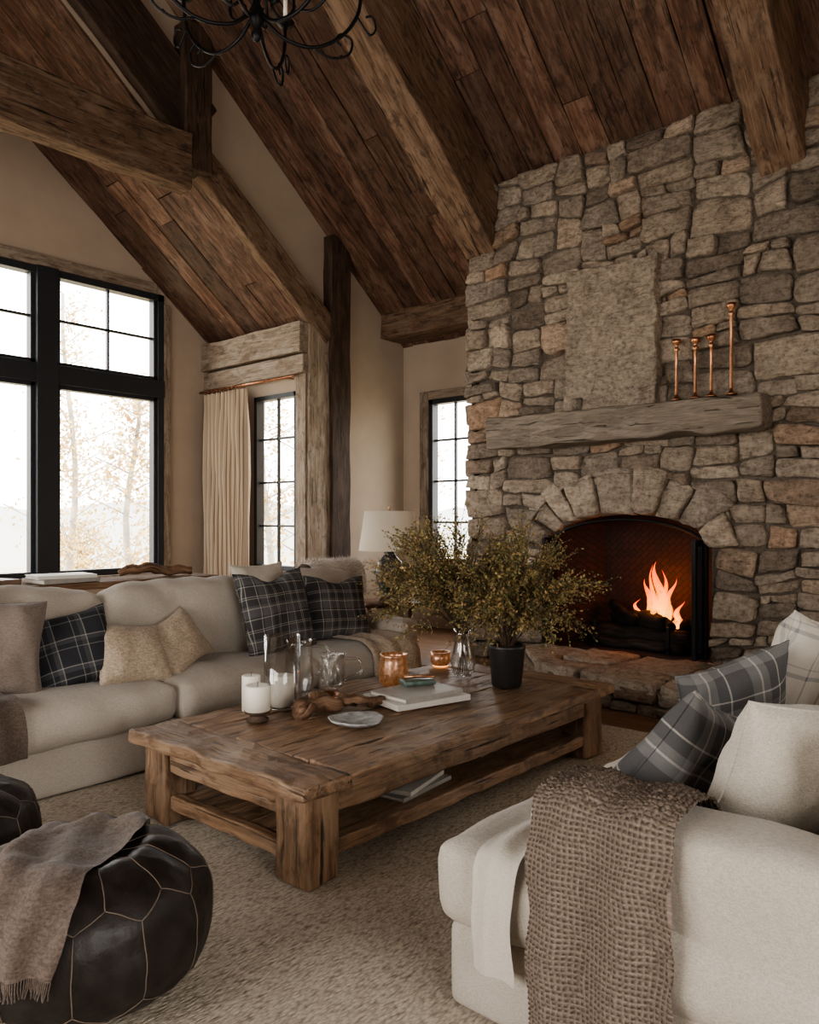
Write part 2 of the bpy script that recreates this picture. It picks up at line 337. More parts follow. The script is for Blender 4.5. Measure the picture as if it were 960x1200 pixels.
def pillow(name,c,w,h,t,mat,yaw=0,lean=0,roll=0,dent=0,n=28,wr=.018):
    mb=MB(); rm=rot(lean,0,yaw)@Matrix.Rotation(roll,3,'Y'); c=Vector(c); off=Vector((U(0,99),U(0,99),U(0,99)))
    for side in (-1,1):
        vs=[];lc=[];fs=[]
        for i in range(n+1):
            for j in range(n+1):
                u=-1+2*i/n; v=-1+2*j/n; u=math.sin(u*PI/2)*.5+u*.5; v=math.sin(v*PI/2)*.5+v*.5
                x=u*w/2*(1-.10*(1-v*v)*u*u); z=v*h/2*(1-.10*(1-u*u)*v*v)
                e=max(0,(1-abs(u)**2.6))*max(0,(1-abs(v)**2.6)); y=side*t/2*(e**.45)
                if dent: z-=dent*max(0,1-(u/.5)**2)*max(0,v)**1.5
                p=Vector((x,y,z)); k=min(1,e*4)
                nv=noise.noise_vector(Vector((x*4,side*3.1,z*4))+off)*wr*1.3+noise.noise_vector(Vector((x*11,side*2,z*11))+off)*wr*.6
                ns_=noise.noise_vector(Vector((x*4,3.1,z*4))+off)*wr*.65
                p.y+=nv.y*k*side; p+=Vector((ns_.x,0,ns_.z))
                vs.append(rm@p+c); lc.append((x,z,side))
        for i in range(n):
            for j in range(n):
                q=[i*(n+1)+j,(i+1)*(n+1)+j,(i+1)*(n+1)+j+1,i*(n+1)+j+1]
                if side==1: q.reverse()
                fs.append(q)
        mb.add(vs,fs,mat,lc,.5,True)
    pts=[]
    for (a0,b0,a1,b1) in ((-1,-1,1,-1),(1,-1,1,1),(1,1,-1,1),(-1,1,-1,-1)):
        for k in range(14):
            f=k/14; u=a0+(a1-a0)*f; v=b0+(b1-b0)*f
            x=u*w/2*(1-.10*(1-v*v)*u*u); z=v*h/2*(1-.10*(1-u*u)*v*v)
            if dent: z-=dent*max(0,1-(u/.5)**2)*max(0,v)**1.5
            nv=noise.noise_vector(Vector((x*4,3.1,z*4))+off)*wr*.65
            pts.append(rm@Vector((x+nv.x,0,z+nv.z))+c)
    pts.append(pts[0]); o=len(mb.V); tube(mb,pts,.005,mat,5,.5)
    for i in range(o,len(mb.V)):
        p=rm.transposed()@(Vector(mb.V[i])-c); mb.L[i]=(p.x,p.z,0)
    return mb.build(name)
def cr(pts,n):
    pts=[Vector(p) for p in pts]; P=[pts[0]*2-pts[1]]+pts+[pts[-1]*2-pts[-2]]; out=[]
    for i in range(1,len(P)-2):
        for k in range(n):
            t=k/n; a,b,c,d=P[i-1:i+3]
            out.append(.5*((2*b)+(-a+c)*t+(2*a-5*b+4*c-d)*t*t+(-a+3*b-3*c+d)*t**3))
    out.append(pts[-1]); return out
def resample(pts,n):
    L=[0]
    for i in range(1,len(pts)): L.append(L[-1]+(pts[i]-pts[i-1]).length)
    out=[];j=0
    for k in range(n+1):
        s=L[-1]*k/n
        while j<len(pts)-2 and L[j+1]<s: j+=1
        f=(s-L[j])/max(1e-9,L[j+1]-L[j]); out.append(pts[j].lerp(pts[j+1],min(1,f)))
    return out,L[-1]
def drape(mb,path,across,width,ns,nt_,mat,waffle=0,cell=.022,fold=.02,ff=22,foldfn=None,skew=0,seed=0):
    pts,L=resample(cr(path,12),ns); ac=Vector(across).normalized(); vs=[];fs=[];lc=[]
    for i in range(ns+1):
        t=(pts[min(i+1,ns)]-pts[max(i-1,0)]).normalized(); nrm=t.cross(ac).normalized(); s=L*i/ns
        w=(foldfn(i/ns) if foldfn else 1)
        for j in range(nt_+1):
            q=(j/nt_-.5)*width
            d=fold*w*(math.sin(q*ff+seed+2*noise.noise(Vector((s*1.5,seed,q*2))))+.6*noise.noise(Vector((q*9,s*3,seed))))
            s2,q2=s,q
            if waffle:
                s2=s+.008*noise.noise(Vector((s*12,q*12,5))); q2=q+.008*noise.noise(Vector((s*12,q*12,9)))
                a=math.cos(PI*s2/cell); b_=math.cos(PI*q2/cell); d+=waffle*(max(a*a,b_*b_)-.5)+waffle*.9*noise.noise(Vector((s*80,q*80,seed)))
            edge=.014*noise.noise(Vector((s*7,j and 5.0,seed)))*abs(j/nt_-.5)*2
            p=pts[i]+ac*(q+edge+skew*(i/ns))+nrm*d; vs.append(p); lc.append((q2,s2,0))
    W=nt_+1
    for i in range(ns):
        for j in range(nt_): fs.append([i*W+j,i*W+j+1,(i+1)*W+j+1,(i+1)*W+j])
    mb.add(vs,fs,mat,lc,.5,True)

# ------------------------------------------------------------------ room geometry constants
SL=.805; CM=10.84; CA=9.32
X1=6.6; Y1=9.6; X2=8.5; Y2=7.55; RX=2.0
mr=lambda x: CM-SL*abs(x-RX)-SL*RX
ar=lambda x: CA-SL*abs(x-RX)-SL*RX
ang=math.atan(SL); SR=Matrix.Rotation(ang,3,'Y')
sdir=Vector((math.cos(ang),0,-math.sin(ang))); snor=Vector((math.sin(ang),0,math.cos(ang)))
# floor
mb=MB(); x=-3
while x<8.7:
    yy=-3.0-U(0,1.5)
    while yy<9.7:
        l=U(1.6,2.8); bx(mb,x+.002,x+.178,max(yy,-3)+.001,min(yy+l,9.7)-.001,-.04,0,'floorw',r=0,grain=1); yy+=l
    x+=.18
mb.build('floor')
mb=MB(); bx(mb,-1.2,5.2,-1.2,5.3,0.001,.022,'rug',r=.006); mb.build('area_rug')
# ceiling
mb=MB()
def planks(y0,y1,C,x0,x1):
    y=y0
    while y<y1-.01:
        w=min(U(.22,.36),y1-y); s0=(x0-RX)/math.cos(ang); s1=(x1-RX)/math.cos(ang); s=s0-U(0,3)
        while s<s1:
            l=U(4.5,8); a=max(s,s0); b_=min(s+l,s1); s+=l
            if b_-a<.05: continue
            base=Vector((RX,0,C-SL*RX)); dz=U(0,.02)
            c=base+sdir*(a+b_)/2+snor*(.02+dz)+Vector((0,y+w/2,0))
            rbox(mb,c,(b_-a-.004,w-.008,.04),'ceil',r=.006,seg=(max(2,int((b_-a)/.35)),1,1),rm=SR,nz=.009,nf=2.2)
        y+=w
planks(-3,Y2+.1,CM,RX,8.62)
planks(Y2-.0,Y1+.15,CA,RX,6.75)
prism(mb,[(RX,CM-SL*RX+.07),(8.7,mr(8.7)+.07),(8.7,mr(8.7)+.2),(RX,CM-SL*RX+.2)],1,-3,Y2+.2,'darkbeam')
prism(mb,[(RX,CA-SL*RX+.07),(6.8,ar(6.8)+.07),(6.8,ar(6.8)+.2),(RX,CA-SL*RX+.2)],1,Y2+.1,Y1+.2,'darkbeam')
prism(mb,[(RX,mr(RX)),(-3.1,mr(-3.1)),(-3.1,mr(-3.1)+.2),(RX,mr(RX)+.2)],1,-3,Y2+.2,'ceil')
prism(mb,[(RX,ar(RX)),(-3.1,ar(-3.1)),(-3.1,ar(-3.1)+.2),(RX,ar(RX)+.2)],1,Y2,Y1+.2,'ceil')
mb.build('ceiling')
# walls
mb=MB()
wx0,wx1,wz0,wz1=1.1,5.83,.8,4.57
prism(mb,[(wx1,0),(X1+.12,0),(X1+.12,ar(X1+.12)+.05),(wx1,ar(wx1)+.05)],1,Y1,Y1+.15,'wall')
prism(mb,[(wx0,0),(wx1,0),(wx1,wz0),(wx0,wz0)],1,Y1,Y1+.15,'wall')
prism(mb,[(wx0,wz1),(wx1,wz1),(wx1,ar(wx1)+.05),(RX,ar(RX)+.05),(wx0,ar(wx0)+.05)],1,Y1,Y1+.15,'wall')
prism(mb,[(-3,0),(wx0,0),(wx0,ar(wx0)+.05),(-3,ar(-3)+.05)],1,Y1,Y1+.15,'wall')
mb.build('wall_window_gable')
mb=MB(); a0,a1,b0,b1=7.66,8.54,.85,3.16
bx(mb,X1,X1+.12,Y2,a0,0,4.0,'wall',r=0); bx(mb,X1,X1+.12,a1,Y1,0,4.0,'wall',r=0)
bx(mb,X1,X1+.12,a0,a1,0,b0,'wall',r=0); bx(mb,X1,X1+.12,a0,a1,b1,4.0,'wall',r=0)
mb.build('wall_alcove')
mb=MB(); prism(mb,[(X1,0),(8.62,0),(8.62,mr(8.62)+.05),(RX,mr(RX)+.05),(-3,mr(-3)),(-3,ar(-3)+.05),(RX,ar(RX)+.05),(X1,ar(X1)+.05)],1,Y2,Y2+.08,'wall'); mb.build('wall_truss_gable')
mb=MB(); c0,c1,d0,d1=5.75,7.05,.9,3.2
bx(mb,X2,X2+.12,c1,Y2,0,4.1,'wall',r=0); bx(mb,X2,X2+.12,4.9,c0,0,4.1,'wall',r=0)
bx(mb,X2,X2+.12,c0,c1,0,d0,'wall',r=0); bx(mb,X2,X2+.12,c0,c1,d1,4.1,'wall',r=0)
mb.build('wall_nook')
# rear walls (behind the camera) with openings added to let in sky light
mb=MB()
bx(mb,-3.12,-3,-3,9.7,0,.7,'wall',r=0); bx(mb,-3.12,-3,-3,9.7,3.1,5.3,'wall',r=0)
for ya,yb in ((-3,0.8),(3.6,4.2),(7.0,9.7)): bx(mb,-3.12,-3,ya,yb,.7,3.1,'wall',r=0)
mb.build('wall_rear')
mb=MB(); prism(mb,[(-3,3.2),(8.6,3.2),(8.6,mr(8.6)),(RX,mr(RX)),(-3,mr(-3))],1,-3.12,-3,'wall')
bx(mb,-3,8.6,-3.12,-3,0,.9,'wall',r=0); bx(mb,-3,-1.4,-3.12,-3,.9,3.2,'wall',r=0); bx(mb,1.6,8.6,-3.12,-3,.9,3.2,'wall',r=0)  # gap between these pieces is also added for sky light
mb.build('wall_side')
def trim(name,parts):
    mb=MB()
    for p in parts:
        k=dict(p[7]) if len(p)>7 else {}
        bx(mb,*p[:6],p[6],**k)
    return mb.build(name)
def sbeam(mb,x0,x1,y0,y1,ct,cb,mat,seg=18,nz=.012):
    th=(ct-cb)*math.cos(ang); L=(x1-x0)/math.cos(ang); mid=Vector(((x0+x1)/2,(y0+y1)/2,0)); cc=(ct+cb)/2
    mid.z=cc-SL*mid.x
    rbox(mb,mid,(L,y1-y0,th),mat,r=.022,seg=(seg,4,4),rm=SR,nz=nz,nf=2.6)
for i,(ya,yb) in enumerate(((4.87,5.27),(1.77,2.13),(-1.5,-1.12))):
    mb=MB(); sbeam(mb,2.2,7.20,ya,yb,CM+.02,CM-.80,'beam',40,.028); mb.build('ceiling_beam')
mb=MB(); bx(mb,8.02,8.5,5.2,Y2,4.05,4.47,'beam',r=.015,seg=(2,12,3),grain=1,nz=.02); mb.build('wall_plate_beam')
mb=MB()
sbeam(mb,4.95,6.98,Y2-.14,Y2-.0,CA+.44,CA-.02,'beam',18,.016)
sbeam(mb,2.1,5.0,Y2-.14,Y2-.0,CA+1.0,CA+.1,'darkbeam',14,.016)
bx(mb,-2.5,4.8,Y2-.26,Y2-.01,5.06,5.66,'beam',r=.02,seg=(26,3,3),grain=0,nz=.022,rnd=.05)
bx(mb,4.72,5.06,Y2-.24,Y2-.0,5.3,mr(4.9),'darkbeam',r=.02,seg=(3,3,8),grain=2,nz=.014)
mb.build('timber_truss')
mb=MB(); bx(mb,6.93,7.26,Y2-.17,Y2-.0,0,5.2,'darkbeam',r=.015,seg=(2,2,24),grain=2,nz=.016); mb.build('timber_post')
mb=MB()
bx(mb,X1-.02,6.93,Y2-.12,Y2+.0,0,3.98,'pale',r=.008,seg=(2,1,14),grain=2,nz=.012)
bx(mb,X1-.16,X1-.0,Y2-.1,Y1,3.62,4.0,'pale',r=.012,seg=(1,10,2),grain=1,nz=.016)
bx(mb,X1-.11,X1-.0,Y2-.1,Y1,3.36,3.6,'pale',r=.012,seg=(1,10,1),grain=1,nz=.014)
bx(mb,X1-.05,X1-.0,Y2-.08,a0-.0,0,3.36,'pale',r=.006,grain=2)
mb.build('trim_alcove')
trim('trim_gable_window',[(wx0-.1,5.72,Y1-.05,Y1,wz1,wz1+.14,'pale',{'grain':0,'r':.006}),(wx1,wx1+.1,Y1-.05,Y1,0.0,wz1-.12,'pale',{'grain':2,'r':.006}),(wx0-.1,wx1+.1,Y1-.12,Y1,wz0-.07,wz0,'pale',{'grain':0,'r':.006})])
trim('trim_nook_window',[(X2-.04,X2,c1,c1+.16,d0-.1,d1+.12,'pale',{'grain':2}),(X2-.04,X2,c0-.1,c1,d1,d1+.12,'pale',{'grain':1}),(X2-.08,X2,c0-.1,c1+.16,d0-.08,d0,'pale',{'grain':1})])
def window_x(name,x,y0,y1,z0,z1,cols,rows,fw=.06):
    mb=MB(); g=.1
    bx(mb,x-.03,x+g,y0,y0+fw,z0,z1,'frame',r=.004); bx(mb,x-.03,x+g,y1-fw,y1,z0,z1,'frame',r=.004)
    bx(mb,x-.03,x+g,y0,y1,z0,z0+fw,'frame',r=.004); bx(mb,x-.03,x+g,y0,y1,z1-fw,z1,'frame',r=.004)
    for i in range(1,cols):
        yy=y0+(y1-y0)*i/cols; bx(mb,x+.02,x+.06,yy-.014,yy+.014,z0,z1,'frame',r=.003)
    for i in range(1,rows):
        zz=z0+(z1-z0)*i/rows; bx(mb,x+.02,x+.06,y0,y1,zz-.014,zz+.014,'frame',r=.003)
    return mb.build(name)
window_x('window_2',X1,a0,a1,b0,b1,2,4); window_x('window_3',X2,c0,c1,d0,d1,3,4,.07)
mb=MB()
def bz(x0,x1,z0,z1,ya=-.05,yb=.1): bx(mb,x0,x1,Y1+ya,Y1+yb,z0,z1,'frame',r=.004)
bz(wx1-.09,wx1,wz0,wz1); bz(wx0,wx0+.09,wz0,wz1); bz(wx0,wx1,wz1-.09,wz1); bz(wx0,wx1,wz0,wz0+.08)
ML=(2.65,4.24)  # leftmost bay is out of view, added to bring in more daylight
for mx_ in ML: bz(mx_-.13,mx_+.13,wz0,wz1,-.09,.1)
bz(wx0,wx1,3.17,3.40,-.07)
edges=[wx0]+[e for e in ML]+[wx1]
for i in range(3):
    l,r_=edges[i],edges[i+1]; l+=.13 if i else .09; r_-=.13 if i<2 else .09
    bz(l,l+.05,wz0,wz1,-.02); bz(r_-.05,r_,wz0,wz1,-.02); bz(l,r_,3.40,3.45,-.02); bz(l,r_,3.12,3.17,-.02)
    mid=(l+r_)/2; bz(mid-.014,mid+.014,3.4,wz1,.0,.05); bz(l,r_,3.95,3.98,.0,.05)
mb.build('window_1')

# ------------------------------------------------------------------ fireplace
FX=7.0; FL=5.26; FR=-.6
YC=3.39; HW=.83; ZS=1.26; AR=.30; OA=1.15; OB=.74
fp=empty('stone_fireplace')
mb=MB()
arc=[(YC+HW*math.cos(t),ZS+AR*math.sin(t)) for t in [PI*i/16 for i in range(17)]]
top=5.16
bx(mb,FX+.03,FX+.15,YC+HW,FL-.04,0,top,'mortar',r=0); bx(mb,FX+.03,FX+.15,FR,YC-HW,0,top,'mortar',r=0)
prism(mb,[(YC+HW,top),(YC-HW,top)]+list(reversed(arc)),0,FX+.03,FX+.15,'mortar')
prism(mb,[(FX+.03,0),(X2,0),(X2,3.95),(FX+.03,5.12)],1,FL-.14,FL-.04,'mortar')
mb.build('core',fp)
def stonequad(mb,q,mapf,n=8,depth=.06,excl=None,gap=.006,rnd=None):
    q=[Vector((a,b,0)) for a,b in q]; so=Vector((U(0,90),U(0,90),U(0,90)))
    q=[p+Vector((U(-.014,.014),U(-.012,.012),0)) for p in q]
    dep=depth*U(.45,1.7); tu=U(-.016,.016); tv=U(-.022,.016); vs=[]
    lw=((q[1]-q[0]).length+(q[2]-q[3]).length)/2; lh=((q[3]-q[0]).length+(q[2]-q[1]).length)/2
    gu=2*gap/max(lw,.05); gv=2*gap/max(lh,.05)
    pos=[-1,-.975,-.93]+[-.93+1.86*i/(n-1) for i in range(1,n-1)]+[.93,.975,1]; m_=len(pos)
    cr_=[U(.0,.34) for _ in range(4)]
    for a in pos:
        for b in pos:
            x,y=a,b
            ci=(0 if a<0 else 1)+(0 if b<0 else 2)
            rr=abs(a)*abs(b); k=1-cr_[ci]*.5*rr**4
            x*=k*(1-gu); y*=k*(1-gv)
            f=(x+1)/2; g=(y+1)/2
            p=(q[0]*(1-f)+q[1]*f)*(1-g)+(q[3]*(1-f)+q[2]*f)*g
            e=max(abs(a),abs(b)); rim=0 if e>=.999 else (.74 if e>.95 else 1.0-.05*max(0,e-.6)/.4)
            nn=noise.noise(Vector((p.x*5,p.y*5,0))+so)*.026+abs(noise.noise(Vector((p.x*12,p.y*14,0))+so))*.020+noise.noise(Vector((p.x*24,p.y*24,0))+so)*.008
            h=rim*(dep+tu*a+tv*b+nn)
            e1=noise.noise_vector(Vector((p.x*10,p.y*10,3))+so)*.018; p=p+Vector((e1.x,e1.y,0))*(1 if e>.8 else .5)
            if excl:
                p2=excl(p.x,p.y)
                p=Vector((p2[0],p2[1],0))
            vs.append(mapf(p.x,p.y,max(h,0)-(.04 if e>=.999 else 0)))
    fs=[[i*m_+j,(i+1)*m_+j,(i+1)*m_+j+1,i*m_+j+1] for i in range(m_-1) for j in range(m_-1)]
    mb.add(vs,fs,'stone',None,rnd,True)
def split(u0,u1,v0,v1,out,mw=.66,mh=.34):
    w=u1-u0;h=v1-v0
    if (w<=mw and h<=mh and (w*h<.075 or R()<.42) and w/h<3.8 and w/h>.75) or (w<.22 and h<.16): out.append((u0,u1,v0,v1)); return
    if w>mw and (w/h>1.1 or h<=mh): d='w'
    elif h>mh and (h/w>.5 or w<=mw): d='h'
    else: d='w' if w/h>2.1 else 'h'
    if d=='w' and w<.26: d='h'
    if d=='h' and h<.17:
        if w<.42: out.append((u0,u1,v0,v1)); return
        d='w'
    f=U(.32,.68)
    if d=='w': split(u0,u0+w*f,v0,v1,out,mw,mh); split(u0+w*f,u1,v0,v1,out,mw,mh)
    else: split(u0,u1,v0,v0+h*f,out,mw,mh); split(u0,u1,v0+h*f,v1,out,mw,mh)
def warp(u,v):
    a=noise.noise(Vector((u*1.9,v*1.9,1.3)))*.09+noise.noise(Vector((u*5,v*5,11.3)))*.04; b=noise.noise(Vector((u*1.6,v*1.9,7.7)))*.10+noise.noise(Vector((u*4.4,v*5,17.7)))*.045
    return u+a,v+b
def stones(mb,u0,u1,v0,v1,mapf,excl=None,drop=None,**k):
    out=[]; split(u0,u1,v0,v1,out,**k)
    for (a,b,c,d) in out:
        q=[warp(a,c),warp(b,c),warp(b,d),warp(a,d)]
        q=[(max(u0,min(u1,x)),max(v0,min(v1,y))) for x,y in q]
        if drop and drop(q): continue
        stonequad(mb,q,mapf,excl=excl)
def inell(u,v,s=1.0): return v>ZS-.02 and ((u-YC)/(OA*s))**2+((v-ZS)/(OB*s))**2<1
def exclf(u,v):
    if v>ZS-.02:
        d=math.sqrt(((u-YC)/OA)**2+((v-ZS)/OB)**2)
        if 0<d<.93: return YC+(u-YC)/d*.93, ZS+(v-ZS)/d*.93
    return u,v
def dropf(q):
    c=(sum(p[0] for p in q)/4,sum(p[1] for p in q)/4)
    return all(inell(*p,.93) for p in q) or inell(*c,.8)
mapF=lambda u,v,h: (FX+.03-h,u,v)
mb=MB()
stones(mb,YC+HW,FL,0,ZS,mapF); stones(mb,FR,YC-HW,0,ZS,mapF)
stones(mb,FR,FL,ZS,5.16,mapF,exclf,dropf)
ts=[0]
while ts[-1]<PI-.25: ts.append(ts[-1]+U(.16,.42))
ts[-1]=PI
for i in range(len(ts)-1):
    t0,t1=ts[i],ts[i+1]
    ins=lambda t:(YC+HW*math.cos(t),ZS+AR*math.sin(t))
    mo=U(.93,1.10); mo2=mo+U(-.04,.04); ous=lambda t,mo:(YC+OA*mo*math.cos(t+U(-.02,.02)),ZS+OB*mo*math.sin(t))
    a_,b_,c_,d_=ins(t1),ins(t0),ous(t0,mo),ous(t1,mo2)
    stonequad(mb,[a_,b_,c_,d_],mapF,depth=.075,rnd=R())
mapS=lambda u,v,h: (u,FL-.04+h,v)
outS=[]; split(FX,X2,0,5.0,outS)
for (a,b,c,d) in outS:
    lim=mr(b)-.14
    if c>lim-.1: continue
    d=min(d,lim); stonequad(mb,[warp(b,c),warp(a,c),warp(a,d),warp(b,d)],mapS,n=5)
mb.build('stones',fp)
# hearth
hp=[(FX+.05,4.35),(6.55,4.3),(6.15,4.0),(5.85,3.55),(5.72,3.0),(5.68,2.4),(5.7,1.6),(5.8,.6),(6.1,.1),(FX+.05,-.1)]
mb=MB()
hin=[(FX-(FX-x)*.95 if x<FX else x, 2.1+(y-2.1)*.97) for x,y in hp]
prism(mb,hin,2,0,.2,'mortar')
hl=[0]
for i in range(1,len(hp)): hl.append(hl[-1]+math.dist(hp[i],hp[i-1]))
def hal(s,h=0):
    for i in range(1,len(hp)):
        if s<=hl[i] or i==len(hp)-1:
            f=(s-hl[i-1])/(hl[i]-hl[i-1]); a,b=hp[i-1],hp[i]; x=a[0]+(b[0]-a[0])*f; y=a[1]+(b[1]-a[1])*f
            dx,dy=b[0]-a[0],b[1]-a[1]; L=math.hypot(dx,dy); return x+dy/L*h*1, y-dx/L*h*1
outH=[]; split(0.02,hl[-1]-.02,0,.2,outH,.5,.13)
for (a,b,c,d) in outH:
    stonequad(mb,[(b,c),(a,c),(a,d),(b,d)],lambda u,v,h: (lambda xy:(xy[0],xy[1],v))(hal(max(0,min(hl[-1],u)),h-.03)),n=5,depth=.03)
cols=[(-.1,.9),(.9,1.75),(1.75,2.5),(2.5,3.2),(3.2,3.75),(3.75,4.35)]
def frontx(y):
    best=6.9
    for i in range(len(hp)-1):
        (xa,ya),(xb,yb)=hp[i],hp[i+1]
        if min(ya,yb)<=y<=max(ya,yb) and ya!=yb: best=min(best,xa+(xb-xa)*(y-ya)/(yb-ya))
    return best
for (ya,yb) in cols:
    xa=frontx(ya+.03)-.04; xb=frontx(yb-.03)-.04; xm=min((xa+xb)/2+.5,6.75)
    stonequad(mb,[(xa,ya),(xm,ya),(xm,yb),(xb,yb)],lambda u,v,h:(u,v,.20+h*.7),depth=.05,n=8,rnd=U(.5,.6))
    stonequad(mb,[(xm,ya),(7.05,ya),(7.05,yb),(xm,yb)],lambda u,v,h:(u,v,.20+h*.7),depth=.05,n=6,rnd=U(.5,.6))
mb.build('hearth',fp)
# firebox
mb=MB()
bx(mb,7.75,7.85,YC-.7,YC+.7,.15,1.7,'brick',r=0)
prism(mb,[(7.12,YC+HW+.02),(7.12,YC+HW+.12),(7.8,YC+.72),(7.8,YC+.55)],2,.15,1.7,'brick')
prism(mb,[(7.12,YC-HW-.02),(7.12,YC-HW-.12),(7.8,YC-.72),(7.8,YC-.55)],2,.15,1.7,'brick')
bx(mb,7.0,7.8,YC-HW-.1,YC+HW+.1,.12,.235,'brick',r=0); bx(mb,7.1,7.85,YC-HW-.1,YC+HW+.1,1.62,1.7,'mortar',r=0)
mb.build('firebox',fp)
mb=MB()
for ya in (YC-HW+.03,YC+HW-.08):
    bx(mb,6.97,7.04,ya,ya+.05,.25,1.34,'black',r=.004)
for s_ in (-1,1):
    y0=YC+s_*(HW-.07); bx(mb,6.80,7.0,y0-.014,y0+.014,.27,.32,'black',r=.003); bx(mb,6.80,7.0,y0-.014,y0+.014,1.27,1.33,'black',r=.003)
    bx(mb,6.78,6.84,y0-.018,y0+.018,.27,1.33,'black',r=.003); bx(mb,6.93,6.97,y0-.018,y0+.018,.27,1.33,'black',r=.003)
    bx(mb,6.84,7.0,y0-.003,y0+.003,.3,1.28,'glass',r=0)
pa=[(6.99,YC+(HW-.03)*math.cos(t),ZS-.02+(AR-.03)*math.sin(t)) for t in [PI*i/16 for i in range(17)]]; tube(mb,pa,.016,'black',8)
mb.build('fire_doors',fp)
mb=MB()
def log(p0,p1,r,mat='log'):
    p0,p1=Vector(p0),Vector(p1); n=12; so=Vector((U(0,50),0,0))
    tube(mb,[p0.lerp(p1,i/n)+noise.noise_vector(p0.lerp(p1,i/n)*6+so)*.03 for i in range(n+1)],[r*(1+.3*noise.noise(Vector((i*.7,0,0))+so)) for i in range(n+1)],mat,12)
log((7.3,2.85,.36),(7.38,3.85,.38),.085); log((7.55,2.9,.38),(7.5,3.9,.36),.09); log((7.25,3.1,.50),(7.55,3.75,.52),.075); log((7.5,2.95,.48),(7.35,3.45,.56),.06); log((7.3,3.4,.5),(7.6,3.8,.62),.05)
log((7.2,3.0,.47),(7.45,3.3,.58),.045); log((7.2,2.9,.29),(7.22,3.8,.29),.05)
log((7.42,3.05,.44),(7.42,3.5,.45),.03,'ember')
for yy in (3.0,3.75):
    bx(mb,7.1,7.6,yy-.015,yy+.015,.27,.30,'black',r=.004); bx(mb,7.1,7.13,yy-.015,yy+.015,.24,.5,'black',r=.004)
mb.build('burning_logs')
mb=MB()
def flame(c,r,h,lean,seed):
    n=18;sg=14;vs=[];lc=[];fs=[]
    for i in range(n+1):
        t=i/n; rr=r*(math.sin(PI*min(1,(t*.8+.12)))**.9)*(1-t)**.7
        cx=c[0]+.035*math.sin(t*5+seed)*t; cy=c[1]+lean*t*h+.045*math.sin(t*7+seed*2)*t
        for k in range(sg):
            a=2*PI*k/sg; q=rr*(1+.6*noise.noise(Vector((math.cos(a)*1.5+seed,t*5+seed,math.sin(a)*1.5))))
            vs.append((cx+q*math.cos(a)*.6,cy+q*math.sin(a),c[2]+t*h)); lc.append((math.cos(a)+seed,math.sin(a),t))
    for i in range(n):
        for k in range(sg): k2=(k+1)%sg; fs.append([i*sg+k,i*sg+k2,(i+1)*sg+k2,(i+1)*sg+k])
    mb.add(vs,fs,'flame',lc,.5,True)
rs=random.Random(5)
for (c,r,h,l,s_) in (((7.4,3.20,.5),.085,.60,.03,1),((7.38,3.12,.5),.06,.44,-.1,2.3),((7.42,3.29,.5),.06,.42,.15,4.1),((7.4,3.04,.48),.04,.25,-.2,5.2),((7.36,3.23,.5),.05,.36,.1,6.6),((7.4,3.40,.5),.035,.22,.2,8),((7.37,3.17,.5),.045,.52,-.02,9.4),((7.41,3.25,.52),.035,.55,.1,11)): flame(c,r,h,l,s_)
for i in range(6): flame((7.32+rs.uniform(0,.1),3.0+rs.uniform(0,.5),.46),rs.uniform(.015,.03),rs.uniform(.1,.25),rs.uniform(-.3,.3),20+i)
mb.build('fire_flames')
# mantel
mb=MB(); bx(mb,6.66,6.98,2.03,4.77,2.25,2.56,'mantel',r=.03,seg=(4,34,6),grain=1,nz=.04,nf=3.6); mb.build('mantel_shelf')
mb=MB(); rbox(mb,(6.90,3.465,3.255),(.14,.94,1.39),'slab',r=.02,seg=(2,20,28),nz=.028,nf=5,rm=rot(0,.03,0)); mb.build('stone_slab_panel')
for (x,y,h) in ((6.85,2.81,.55),(6.85,2.64,.54),(6.85,2.50,.545),(6.85,2.33,.79)):
    mb=MB(); lathe(mb,[(.0,0),(.045,0),(.045,.012),(.018,.03),(.014,.06),(.012,h*.5),(.014,h-.11),(.03,h-.09),(.014,h-.075),(.016,h-.06),(.038,h-.035),(.04,h-.005),(.025,h),(0,h)],(x,y,2.575),'copper',20); mb.build('copper_candlestick')
mb=MB(); lathe(mb,[(0,0),(.05,0),(.055,.11),(.045,.11),(.04,.02),(0,.02)],(6.8,3.78,2.575),'mantel',18); mb.build('small_cup')
mb=MB()
for i,a in enumerate((.2,-.3,.1)):
    rbox(mb,(6.3,2.2,.275+.022*i),(.3-.03*i,.24-.02*i,.02),'bookB' if i%2 else 'bookA',rm=rot(0,0,a),r=.003)
for i in range(5):
    a=U(0,3); tube(mb,[(6.3-.13*math.cos(a),2.2-.13*math.sin(a),.345),(6.3+.13*math.cos(a),2.2+.13*math.sin(a),.355)],.009,'drift',6)
mb.build('hearth_magazines')

# ------------------------------------------------------------------ coffee table
mb=MB(); tx0,tx1,ty0,ty1,tz=1.99,4.58,2.28,3.59,.468
rbz=.022
def tb(x0,x1,y0,y1,z0,z1,g=0,nz=.009,seg=None,r=.010):
    if seg is None: seg=tuple(max(1,int(abs(d)/.06)) for d in (x1-x0,y1-y0,z1-z0))
    bx(mb,x0,x1,y0,y1,z0,z1,'table',r=r,seg=seg,grain=g,nz=nz,nf=8)
ths=.062
tb(tx0,tx0+.26,ty0,ty1,tz-ths,tz,1,r=.014,nz=.013); tb(tx1-.26,tx1,ty0,ty1,tz-ths,tz,1,r=.014,nz=.013)
npl=5; wy=(ty1-ty0)/npl
for i in range(npl): tb(tx0+.262,tx1-.262,ty0+wy*i+.002,ty0+wy*(i+1)-.002,tz-ths,tz-.003*(i%2),0,nz=.009,r=.008)
lg=.19; ins=.055
